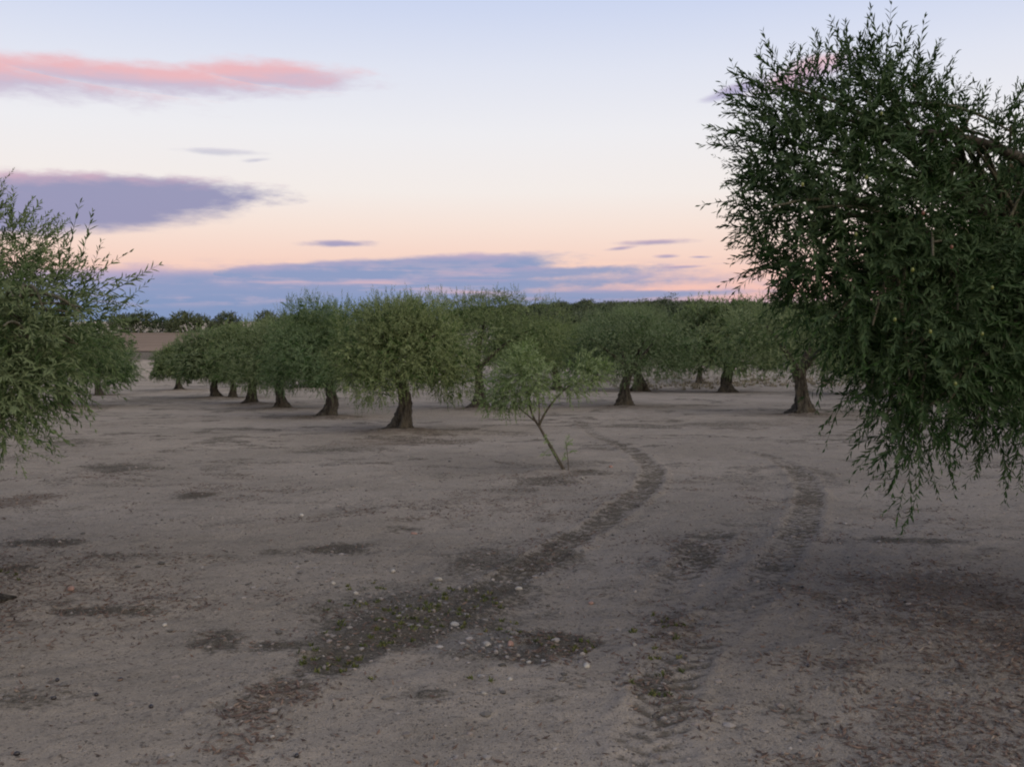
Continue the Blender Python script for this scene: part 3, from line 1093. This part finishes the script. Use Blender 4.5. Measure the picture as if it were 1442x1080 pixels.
# ------------------------------------------------------------------ the sapling
def build_sapling():
    root = bpy.data.objects.new('olive_sapling', None)
    C.objects.link(root)
    base = SAP.copy()
    base[2] = zat(base[0], base[1])
    root.location = base
    root['label'] = 'young light green olive sapling with a thin leaning forked stem'
    root['category'] = 'sapling'
    Y = base[1]
    q = lambda px, py, dy=0.0: at(px, py, Y + dy) - base
    b0 = np.array([0, 0, -.05])
    fork = q(759, 600)
    V, F = tube(np.vstack([bez(b0, q(775, 628), fork, 10)]), np.linspace(.028, .019, 10), 9, .12, 3)
    link('trunk', mesh_np('trunk', V, F, M['bark_young'], None, True), root)
    arms = [(fork, q(741, 578), q(745, 535, .1), .019), (fork, q(772, 565), q(806, 540, -.05), .020), (fork, q(760, 580), q(757, 520, -.1), .012),
            (q(757, 596), q(735, 578), q(700, 548, .1), .012)]
    for k, (a, b_, c, r_) in enumerate(arms):
        V, F = tube(bez(a, b_, c, 9), np.linspace(r_, r_ * .35, 9), 7, .1, 4 + k)
        link('branch', mesh_np('branch', V, F, M['bark_young'], None, True), root)
    V, F = tube(bez(np.array([.05, 0, -.03]), q(800, 645), q(797, 622), 6), np.linspace(.008, .003, 6), 6, .1, 9)
    link('sucker', mesh_np('sucker', V, F, M['bark_young'], None, True), root)
    m = Y / FPX
    cl = []
    for px, py, rx, ry, dy in [(738, 530, 32, 24, 0), (710, 542, 24, 22, .2), (693, 563, 14, 14, .1), (758, 538, 20, 18, -.2), (728, 510, 20, 14, .1),
                               (742, 555, 24, 12, -.15), (812, 530, 24, 15, 0), (836, 526, 14, 13, .1), (802, 545, 24, 9, -.1), (716, 568, 16, 8, 0),
                               (742, 500, 12, 12, .25), (850, 522, 6, 8, .0), (824, 512, 14, 8, .1)]:
        cl.append((q(px, py, dy), np.array([rx * m, (rx + ry) / 2 * m * 1.1, ry * m])))
    me = crown_mesh('crown', cl, 950, 12, .17, .058, .017, M['leaf_young'], 12, top=.8, stem=.0018, hang=.55, wild=.6)
    link('crown', me, root, kind='stuff')
    r = np.random.default_rng(8)
    P = np.array([q(*p) for p in [(775, 632), (770, 622), (783, 640), (797, 640), (797, 626), (792, 650), (779, 630), (766, 618), (798, 634), (798, 622), (799, 645),
                                  (796, 630), (772, 628), (778, 640), (745, 575), (744, 560), (790, 556), (798, 548), (730, 570), (715, 560)]])
    D = nrm(r.normal(0, .5, (len(P), 3)) + np.array([0, 0, .5]))
    V, F, T = shoots(P, D, np.full(len(P), .20), 13, .058, .016, np.full(len(P), .3), r, np.full(len(P), .5), .002)
    link('foliage', mesh_np('foliage', V, F, M['leaf_young'], dict(tint=T)), root, kind='stuff')


build_sapling()

# ------------------------------------------------------------------ the two near trees
SPRIG = {}


def sprig_meshes(mat, key, n=8):
    out = []
    for k in range(n):
        r = np.random.default_rng(300 + k)
        P = np.zeros((1, 3))
        D = np.array([[0, 0, 1.0]])
        nl = 16 + 2 * (k % 4)
        V, F, T = shoots(P, D, np.array([.30]), nl, .052, .0125, np.array([0.0]), r, np.array([.25 + .07 * k]), .0022, True)
        bend = (V[:, 2] / .3) ** 2 * r.uniform(-.05, .05)
        V[:, 0] += bend
        if k % 2:   # a side shoot
            V2, F2, T2 = shoots(np.array([[0, 0, .08]]), nrm(np.array([[.5, .2, .8]])), np.array([.17]), 10, .048, .012, np.array([0.]), r, np.array([.4]), .0016, True)
            F = np.concatenate([F, F2 + len(V)])
            V = np.concatenate([V, V2])
            T = np.concatenate([T, T2])
        out.append(mesh_np('sprig', V, F, mat, dict(tint=T)))
    SPRIG[key] = out


sprig_meshes(M['leaf'], 'right')
sprig_meshes(M['leaf_left'], 'left')


def add_sprig(root, key, p, d, length, k, roll):
    o = bpy.data.objects.new('sprig', SPRIG[key][k % 8])
    C.objects.link(o)
    o.parent = root
    d = Vector(d).normalized()
    q = Vector((0, 0, 1)).rotation_difference(d)
    o.matrix_local = Matrix.Translation(Vector(p)) @ q.to_matrix().to_4x4() @ Matrix.Rotation(roll, 4, 'Z') @ Matrix.Diagonal((*(3 * [length / .30]), 1)) 
    return o


def near_tree(xy, label, clumps_px, extra, limbs, N, key, mat, seed, sprigs, auto, r0, th, tree_name='olive_tree', hang=.5, sl=.23):
    root = bpy.data.objects.new(tree_name, None)
    C.objects.link(root)
    base = np.array([xy[0], xy[1], zat(*xy) - .02])
    root.location = base
    root['label'], root['category'], root['group'] = label, 'olive tree', ROW
    V, F, top = trunk_geo(th, r0, seed, .02, 1)
    link('trunk', mesh_np('trunk', V, F, M['bark'], None, True), root)
    cl = []
    for px, py, rx, ry, d in clumps_px:
        c = at(px, py, d) - base
        s = d / FPX
        cl.append((c, np.array([rx * s, (rx + ry) / 2 * s, ry * s])))
    for c, r_ in extra:
        cl.append((np.array(c) - base, np.array(r_)))
    ends = [np.array(l) - base for l in limbs]
    for k, e in enumerate(ends):
        s = top + np.array([0, 0, -.12])
        mpt = s * .45 + e * .55 + np.array([0, 0, .30])
        V, F = tube(bez(s, mpt, e, 14), np.linspace(r0 * .5, .022, 14), 9, .14, seed + k)
        lim = link('limb', mesh_np('limb', V, F, M['bark'], None, True), root)
    # small branches out to each clump
    br = []
    r = np.random.default_rng(seed)
    for k, c in enumerate(cl):
        e = min(ends, key=lambda q: np.linalg.norm(q - c[0]))
        for s_ in range(3):
            tgt = c[0] + r.normal(0, .5, 3) * c[1]
            st = top + (e - top) * r.uniform(.5, 1.0)
            st[2] += .12
            br.append(tube(bez(st, (st + tgt) / 2 + np.array([0, 0, .15]), tgt, 8), np.linspace(.016, .005, 8), 5, .1, k * 5 + s_))
    V, F = join(br)
    link('branches', mesh_np('branches', V, F, M['twig'], None, True), root, kind='stuff')
    me = crown_mesh('crown', cl, N, 18, sl, .052, .0130, mat, seed, top=.75, stem=.0020, hang=hang, core=900, wild=.55, corek=1.1)
    link('crown', me, root, kind='stuff')
    n = 0
    for (x0, y0, x1, y1, d) in sprigs:
        p0 = at(x0, y0, d) - base
        p1 = at(x1, y1, d + r.uniform(-.08, .08)) - base
        add_sprig(root, key, p0, p1 - p0, np.linalg.norm(p1 - p0), n, r.uniform(0, 6.28))
        n += 1
    # outermost shoots on the side of the photographer
    P, d, k = clump_points(cl[:len(clumps_px)], auto * 4, r, .97)
    keep = np.argsort(P[:, 1] * .6 + r.uniform(0, .8, len(P)))[:auto]
    mid = np.mean([c[0] for c in cl], 0)
    zlo, zhi = min(c[0][2] for c in cl), max(c[0][2] for c in cl)
    for i in keep:
        hg = np.clip((P[i, 2] - zlo) / (zhi - zlo), 0, 1)
        dd = nrm(d[i] * .5 + np.array([0, 0, -hang + (hang + .85) * hg]) + r.normal(0, .3, 3))
        add_sprig(root, key, P[i] - dd * .12, dd, r.uniform(.17, .27), n, r.uniform(0, 6.28))
        n += 1
    return root, cl


R_CL = [(1120, 150, 50, 45, 4.9), (1190, 145, 75, 55, 4.9), (1095, 210, 45, 50, 4.85), (1160, 240, 90, 80, 4.75), (1250, 170, 80, 60, 5.0),
        (1090, 290, 35, 45, 4.9), (1150, 330, 80, 75, 4.7), (1255, 290, 95, 90, 4.8), (1125, 385, 35, 35, 4.85), (1200, 410, 75, 65, 4.65),
        (1320, 330, 80, 80, 5.1), (1290, 410, 90, 80, 4.7), (1380, 420, 90, 90, 4.9), (1240, 480, 45, 45, 4.6), (1300, 500, 65, 55, 4.55),
        (1370, 520, 75, 55, 4.7), (1270, 555, 36, 36, 4.5), (1320, 560, 45, 35, 4.5), (1410, 570, 50, 35, 4.65), (1440, 490, 80, 80, 5.0),
        (1350, 262, 40, 22, 5.4), (1425, 262, 50, 30, 5.4), (1440, 340, 60, 60, 5.4), (1300, 165, 30, 22, 5.1), (1360, 165, 26, 16, 5.2), (1430, 180, 30, 14, 5.2), (1400, 218, 46, 16, 4.9), (1330, 185, 26, 16, 4.75), (1430, 195, 40, 16, 4.85), (1440, 400, 60, 60, 4.9),
        (1285, 615, 26, 26, 4.45), (1440, 595, 40, 28, 4.6), (1250, 115, 40, 26, 4.9), (1180, 460, 30, 26, 4.7), (1220, 530, 26, 26, 4.6)]
R_EX = [((3.3, 5.5, 1.9), (.6, .6, .5)), ((3.9, 5.2, 2.0), (.7, .7, .45)), ((4.4, 5.9, 1.9), (.7, .8, .5)), ((3.8, 6.9, 2.0), (.8, .7, .5)),
        ((2.9, 6.6, 1.8), (.6, .6, .55)), ((3.7, 6.3, 2.4), (.7, .7, .3)), ((4.1, 5.0, 1.4), (.6, .5, .5)),
        ((3.4, 7.3, 1.5), (.6, .5, .5)), ((4.8, 6.6, 1.5), (.5, .6, .5)), ((2.9, 5.0, 1.6), (.4, .4, .5)), ((2.5, 6.0, 1.6), (.4, .5, .5))]
R_LIMB = [tuple(at(1245, 190, 5.05)), tuple(at(1240, 330, 5.0)), tuple(at(1390, 420, 5.1)), (3.3, 6.8, 2.3), (4.4, 5.8, 2.3)]
R_SPR = [(1075, 140, 1068, 62, 4.9), (1095, 130, 1105, 75, 4.9), (1150, 115, 1150, 50, 4.9), (1178, 110, 1182, 45, 4.85), (1215, 110, 1222, 18, 4.9),
         (1245, 95, 1260, 8, 4.95), (1230, 110, 1240, 60, 4.9), (1300, 110, 1318, 62, 5.0), (1320, 120, 1345, 68, 5.0), (1335, 140, 1370, 108, 5.0),
         (1395, 170, 1405, 125, 5.1), (1420, 170, 1434, 112, 5.1), (1375, 180, 1388, 128, 5.1), (1060, 165, 1025, 90, 4.9), (1070, 190, 1022, 150, 4.9),
         (1050, 215, 1002, 196, 4.85), (1045, 235, 1004, 222, 4.85), (1050, 300, 1010, 302, 4.9), (1060, 345, 1022, 352, 4.9), (1050, 260, 1016, 262, 4.9),
         (1290, 660, 1285, 720, 4.45), (1275, 680, 1258, 742, 4.45), (1300, 670, 1332, 690, 4.45), (1265, 650, 1238, 690, 4.45), (1245, 620, 1212, 640, 4.5),
         (1290, 700, 1272, 758, 4.45), (1330, 630, 1342, 690, 4.5), (1390, 620, 1372, 672, 4.6), (1420, 640, 1405, 690, 4.6), (1440, 640, 1436, 695, 4.6),
         (1230, 590, 1200, 620, 4.5), (1210, 540, 1190, 580, 4.6), (1190, 505, 1172, 545, 4.6), (1150, 110, 1128, 70, 4.9), (1270, 90, 1285, 48, 4.95)]
treeR, clR = near_tree(NEAR_R, 'large dark olive tree leaning into the picture at the right edge with foliage hanging low', R_CL, R_EX, R_LIMB, 8200,
                       'right', M['leaf'], 101, R_SPR, 165, .22, 1.15)

L_CL = [(-10, 430, 42, 36, 5.6), (35, 432, 34, 28, 5.5), (75, 445, 26, 20, 5.5), (10, 480, 55, 45, 5.3), (62, 490, 32, 32, 5.4), (25, 530, 48, 40, 5.2),
        (-10, 555, 45, 40, 5.1), (95, 475, 18, 18, 5.5), (5, 590, 28, 22, 5.0), (112, 445, 13, 12, 5.5), (52, 548, 20, 16, 5.3),
        (-50, 460, 55, 60, 5.5), (-50, 560, 50, 45, 5.2), (82, 518, 15, 15, 5.4)]
L_EX = [((-3.75, 6.0, 1.65), (.5, .6, .30)), ((-4.4, 5.6, 2.2), (.7, .6, .5)), ((-4.8, 6.6, 2.2), (.7, .8, .5)), ((-4.0, 7.3, 2.0), (.7, .6, .5)),
        ((-4.4, 6.4, 2.3), (.6, .7, .35)), ((-3.4, 6.9, 1.5), (.6, .6, .5)), ((-4.9, 5.9, 1.5), (.5, .5, .5)), ((-3.6, 5.4, 1.5), (.5, .5, .5)),
        ((-4.4, 7.5, 1.4), (.6, .5, .5))]
L_LIMB = [tuple(at(40, 440, 5.6)), tuple(at(60, 520, 5.4)), (-4.6, 5.7, 2.2), (-4.1, 7.2, 2.1)]
L_SPR = [(95, 375, 105, 285, 5.5), (85, 390, 78, 320, 5.5), (110, 380, 132, 300, 5.5), (125, 395, 145, 340, 5.5), (120, 400, 178, 345, 5.5), (140, 420, 222, 372, 5.5),
         (150, 440, 218, 400, 5.5), (150, 440, 205, 428, 5.5), (60, 380, 52, 330, 5.6), (30, 370, 30, 318, 5.6), (0, 262, 20, 238, 5.7), (-5, 285, 10, 262, 5.7),
         (5, 360, 0, 305, 5.7), (150, 500, 170, 540, 5.5), (30, 630, 78, 655, 5.0), (20, 635, 40, 670, 5.0), (5, 620, 0, 660, 5.0), (60, 610, 85, 625, 5.1),
         (130, 410, 190, 385, 5.5), (90, 400, 98, 330, 5.5), (-30, 300, -2, 262, 5.7), (70, 590, 100, 600, 5.2)]
treeL, clL = near_tree(NEAR_L, 'silvery green olive tree reaching in from the left edge with upright leafy sprigs', L_CL, L_EX, L_LIMB, 3900,
                       'left', M['leaf_left'], 102, L_SPR, 95, .23, 1.1, hang=.12)


def olive_mesh(mat, s=.010):
    u, v = 10, 7
    V = [(0, 0, -1.3)]
    for i in range(1, v):
        for j in range(u):
            a, p = math.pi * i / v, 2 * math.pi * j / u
            V.append((math.sin(a) * math.cos(p), math.sin(a) * math.sin(p), -1.3 * math.cos(a)))
    V.append((0, 0, 1.3))
    F = []
    for j in range(u):
        F.append((0, 1 + (j + 1) % u, 1 + j))
        k = 1 + (v - 2) * u
        F.append((k + j, k + (j + 1) % u, len(V) - 1))
        for i in range(v - 2):
            a, b_ = 1 + i * u + j, 1 + i * u + (j + 1) % u
            F += [(a, b_, b_ + u), (a, b_ + u, a + u)]
    return mesh_np('olive', np.array(V) * s, np.array(F), mat, None, True)


_b = np.array(treeR.location)
V, F = tube(bez(at(1560, 330, 5.4) - _b, at(1450, 190, 5.0) - _b, at(1290, 186, 4.75) - _b, 14), np.linspace(.042, .014, 14), 9, .25, 77)
link('limb', mesh_np('limb', V, F, M['bark'], None, True), treeR)
og, orr = olive_mesh(M['olive_green'], .0075), olive_mesh(M['olive_red'], .0075)
for px, py, d, red in [(1397, 405, 4.35, 0), (1383, 470, 4.3, 0), (1310, 467, 4.2, 0), (1241, 160, 4.4, 0), (1340, 348, 4.4, 1), (1285, 380, 4.2, 0),
                       (1205, 330, 4.2, 0), (1345, 540, 4.2, 0), (1260, 450, 4.1, 0), (1300, 300, 4.3, 1), (1220, 250, 4.3, 0), (1130, 260, 4.3, 0)]:
    o = link('olive', orr if red else og, treeR)
    o.location = at(px, py, d) - np.array(treeR.location)

# ------------------------------------------------------------------ small things on the ground
def lump(seed, flat=.62, sub=2):
    import bmesh
    bm = bmesh.new()
    bmesh.ops.create_icosphere(bm, subdivisions=sub, radius=1.0)
    r = np.random.default_rng(seed)
    ax = nrm(r.normal(size=(9, 3)))
    am = r.uniform(.05, .22, 9)
    st = r.uniform(.75, 1.3, 2)
    V = np.array([v.co[:] for v in bm.verts])
    F = np.array([[v.index for v in f.verts] for f in bm.faces])
    bm.free()
    k = np.ones(len(V))
    for a, m in zip(ax, am):
        k -= m * sstep(V @ a, .35, .95)
    V = V * k[:, None] * np.array([st[0], st[1], flat])
    return V, F


def stone_field(name, pts, size, tint, mat, seed, label):
    r = np.random.default_rng(seed)
    shp = [lump(seed + k, .65, 1) for k in range(5)]
    VV, FF, TT, o = [], [], [], 0
    kk = r.integers(0, 5, len(pts))
    for s in range(5):
        idx = np.nonzero(kk == s)[0]
        if not len(idx):
            continue
        V, F = shp[s]
        a = r.uniform(0, 6.28, len(idx))
        ca, sa = np.cos(a)[:, None], np.sin(a)[:, None]
        x = V[None, :, 0] * ca - V[None, :, 1] * sa
        y = V[None, :, 0] * sa + V[None, :, 1] * ca
        z = np.repeat(V[None, :, 2], len(idx), 0)
        P = np.stack([x, y, z], -1) * size[idx, None, None] + pts[idx, None]
        VV.append(P.reshape(-1, 3))
        FF.append((F[None] + np.arange(len(idx))[:, None, None] * len(V) + o).reshape(-1, 3))
        TT.append(np.repeat(tint[idx], len(V)))
        o += len(idx) * len(V)
    me = mesh_np(name, np.concatenate(VV), np.concatenate(FF), mat, dict(tint=np.concatenate(TT)), False)
    link(name, me, kind='stuff', label=label)


def scatter(n, x0, x1, y0, y1, r, dens=None):
    """points on the ground, more of them near the photographer; kept where dens(masks) > random"""
    u = r.random(n)
    y = y0 * (y1 / y0) ** u
    x = r.uniform(-1, 1, n) * (y * .54 + .5)
    k = (x > x0) & (x < x1)
    x, y = x[k], y[k]
    if dens is not None:
        m = masks(x, y)
        m['track'] = track_fields(x, y)[1]
        k = dens(m, x, y) > r.random(len(x))
        x, y = x[k], y[k]
    return np.stack([x, y, zground(x, y)], 1)


r = np.random.default_rng(61)
pts = scatter(34000, -99, 99, 3.0, 16, r, lambda m, x, y: np.clip(m['gravel'] * 1.0 + m['dark'] * .22 + .035, 0, 1))
size = .005 + .024 * r.random(len(pts)) ** 6 + .002 * pts[:, 1] / 6
stone_field('gravel', pts + np.array([0, 0, .002]), size, np.clip(r.beta(2, 2.5, len(pts)), 0, 1), M['gravel'], 900, 'small grey pebbles spread over the dark patch')
pts = scatter(9000, -99, 99, 3.0, 22, r, lambda m, x, y: np.clip(m['dark'] * .35 + m['track'] * .3 + .10, 0, 1))
size = .008 + .016 * r.random(len(pts)) ** 3 + .0012 * pts[:, 1]
stone_field('soil_clods', pts, size, r.random(len(pts)), M['clod'], 950, 'crumbs of dry soil strewn over the ground')


def flat_leaves(name, pts, ll, lw, mat, r, label, lift=.25):
    n = len(pts)
    a = r.uniform(0, 6.28, n)
    d = nrm(np.stack([np.cos(a), np.sin(a), r.normal(0, lift, n)], 1))
    up = nrm(np.stack([r.normal(0, .35, n), r.normal(0, .35, n), np.ones(n)], 1))
    s = nrm(np.cross(d, up))
    u = np.cross(s, d)
    l_ = (ll * r.uniform(.6, 1.2, n) * (1 + pts[:, 1] * .02))[:, None]
    w_ = (lw * r.uniform(.7, 1.3, n) * .5 * (1 + pts[:, 1] * .02))[:, None]
    p = pts + np.array([0, 0, .008])
    V = np.stack([p - d * l_ * .5, p + s * w_ - u * w_ * .5, p + d * l_ * .5, p - s * w_ - u * w_ * .5], 1).reshape(-1, 3)
    F = (np.arange(n)[:, None, None] * 4 + np.array([[0, 1, 2], [0, 2, 3]])[None]).reshape(-1, 3)
    me = mesh_np(name, V, F, mat, dict(tint=np.repeat(np.clip(r.beta(1.6, 2.2, n), 0, 1), 4)))
    link(name, me, kind='stuff', label=label)


pts = scatter(150000, -99, 99, 2.8, 16, r, lambda m, x, y: np.clip(m['red'] * .75 + m['dark'] * .25 - .07, 0.010, 1))
flat_leaves('leaf_litter', pts, .042, .011, M['litter'], r, 'brown fallen olive leaves drifted over the soil')


def blades(name, pts, h, w, mat, r, label, per=5):
    n = len(pts) * per
    p = np.repeat(pts, per, 0) + np.concatenate([r.normal(0, h * .35, (n, 2)), np.zeros((n, 1))], 1)
    d = nrm(np.stack([r.normal(0, .6, n), r.normal(0, .6, n), np.ones(n) * .8], 1))
    a = r.uniform(0, 6.28, n)
    s = np.stack([np.cos(a), np.sin(a), np.zeros(n)], 1)
    hh = (h * r.uniform(.5, 1.3, n))[:, None]
    V = np.stack([p - s * w * .5 - [0, 0, .01], p + s * w * .5 - [0, 0, .01], p + d * hh * .6 + s * w * .55, p + d * hh * .6 - s * w * .55, p + d * hh + nrm(d + [0, 0, -.8]) * hh * .25], 1).reshape(-1, 3)
    F = (np.arange(n)[:, None, None] * 5 + np.array([[0, 1, 2], [0, 2, 3], [3, 2, 4]])[None]).reshape(-1, 3)
    me = mesh_np(name, V, F, mat, dict(tint=np.repeat(r.random(n), 5)))
    link(name, me, kind='stuff', label=label)


def near_px(px, py, rx, ry, n, r):
    q = r.normal(0, .5, (n, 2)) * [rx, ry] + [px, py]
    P = np.array([gp(*a) for a in q])
    P[:, 2] = zground(P[:, 0], P[:, 1])
    return P


W_ = [near_px(*a, r) for a in [(560, 850, 110, 32, 120), (640, 840, 90, 22, 70), (470, 940, 55, 20, 60), (520, 900, 60, 24, 60), (800, 905, 70, 24, 40),
                               (940, 880, 60, 26, 30), (930, 940, 40, 30, 25), (610, 870, 60, 20, 60), (20, 808, 25, 5, 12), (700, 885, 60, 20, 25), (690, 960, 20, 12, 8),
                               (930, 978, 26, 5, 12)]]
blades('weeds', np.concatenate(W_)[::3], .023, .008, M['weed'], r, 'low yellowish green weeds sprouting in the dark gravelly patch', 12)

# dry grass beyond the right hand trees
pts = []
for px, py, rx, ry, n in [(1000, 537, 110, 9, 260), (1080, 540, 90, 6, 160), (940, 545, 80, 4, 90), (1180, 540, 90, 6, 110), (1300, 545, 90, 8, 120)]:
    q = r.uniform(-1, 1, (n, 2)) * [rx, ry] + [px, py]
    P = np.array([gp(*a) for a in q])
    pts.append(P)
pts = np.concatenate(pts)
blades('dry_grass', pts[::2], .20, .045, M['straw'], r, 'pale dry grass behind the round and wide olive trees', 9)

# stones one can pick out
ST = [  # photo x, y, size px, red, label
    (553, 803, 11, 0, 'cream rounded stone near the back edge of the weedy dark patch'),
    (617, 814, 13, 0, 'cream stone with a dark side, beside its twin behind the weedy patch'),
    (641, 875, 15, 0, 'flat pale stone in the middle of the weedy dark patch'),
    (686, 911, 17, 0, 'biggest light grey stone among the pebbles at the centre of the dark patch'),
    (718, 908, 13, 1, 'pinkish stone right of the biggest grey stone in the dark patch'),
    (826, 936, 14, 0, 'tan stone at the right tip of the dark patch'),
    (893, 907, 9, 0, 'small tan stone on bare soil just right of the dark patch'),
    (681, 984, 9, 0, 'small white stone on the bare soil below the dark patch'),
    (101, 829, 14, 1, 'reddish stone on the open soil at the left'),
    (232, 884, 9, 0, 'small yellowish stone on open soil left of the dark patch'),
    (424, 728, 9, 0, 'small white stone on the open soil behind the dark drift'),
    (583, 750, 9, 1, 'small pink stone behind the weedy patch near the sapling'),
    (383, 1046, 10, 0, 'small white stone on bare soil near the bottom edge'),
    (832, 845, 9, 1, 'small pink stone beside the tyre track bend'),
    (719, 960, 9, 0, 'pale chip at the front edge of the dark patch'),
    (745, 932, 10, 0, 'pale stone in the right half of the dark patch'),
    (765, 930, 9, 0, 'smaller pale stone in the right half of the dark patch'),
    (884, 948, 9, 0, 'white stone at the left side of the tread marks'),
    (502, 833, 9, 0, 'grey stone among pebbles left of the weeds'),
    (470, 823, 9, 0, 'outermost grey stone on the left fringe of the pebbles'),
    (730, 826, 10, 0, 'pale flat stone where the tyre track leaves the dark patch'),
    (860, 657, 8, 1, 'pink stone on the litter right of the sapling foot'),
    (820, 676, 8, 0, 'small pale stone in front of the sapling foot'),
]
for k, (px, py, spx, red, lab) in enumerate(ST):
    g = gp(px, py)
    s = spx / 2 / FPX * math.hypot(g[0], g[1])
    V, F = lump(700 + k, .70, 2)
    me = mesh_np('stone', V * s, F, M['stone_red' if red else 'stone_pale'], None, True)
    o = link('stone', me, None, lab, 'stone', 'stones lying on the soil')
    o.location = (g[0], g[1], zat(g[0], g[1]) + s * .32)
    o.rotation_euler = (0, 0, k * 1.3)

ob = olive_mesh(M['olive_black'], .010)
OL = [(418, 1073, 'largest black fallen olive at the bottom edge of the bare soil'), (24, 1073, 'black fallen olive in the bottom left corner'),
      (81, 970, 'leftmost and upper of the fallen olives at lower left'), (76, 997, 'black fallen olive below the leftmost one at lower left'),
      (136, 993, 'black fallen olive in the middle of the scatter at lower left'),
      (170, 968, 'uppermost fallen olive on the right of the scatter at lower left'), (213, 1007, 'rightmost black fallen olive of the scatter at lower left'),
      (1119, 803, 'black fallen olive nearest the hanging sprigs of the right tree'), (1130, 830, 'black fallen olive a hand below the one nearest the hanging sprigs'),
      (1138, 938, 'black fallen olive on bare soil right of the tread marks'), (1274, 850, 'black fallen olive deep in the red litter under the right tree'),
      (1124, 858, 'black fallen olive on the left edge of the red litter')]
for k, (px, py, lab) in enumerate(OL):
    g = gp(px, py)
    o = link('fallen_olive', ob, None, lab, 'olive', 'ripe olives fallen on the soil')
    o.location = (g[0], g[1], zat(g[0], g[1]) + .007)
    o.rotation_euler = (1.45, .1, k * 1.7)
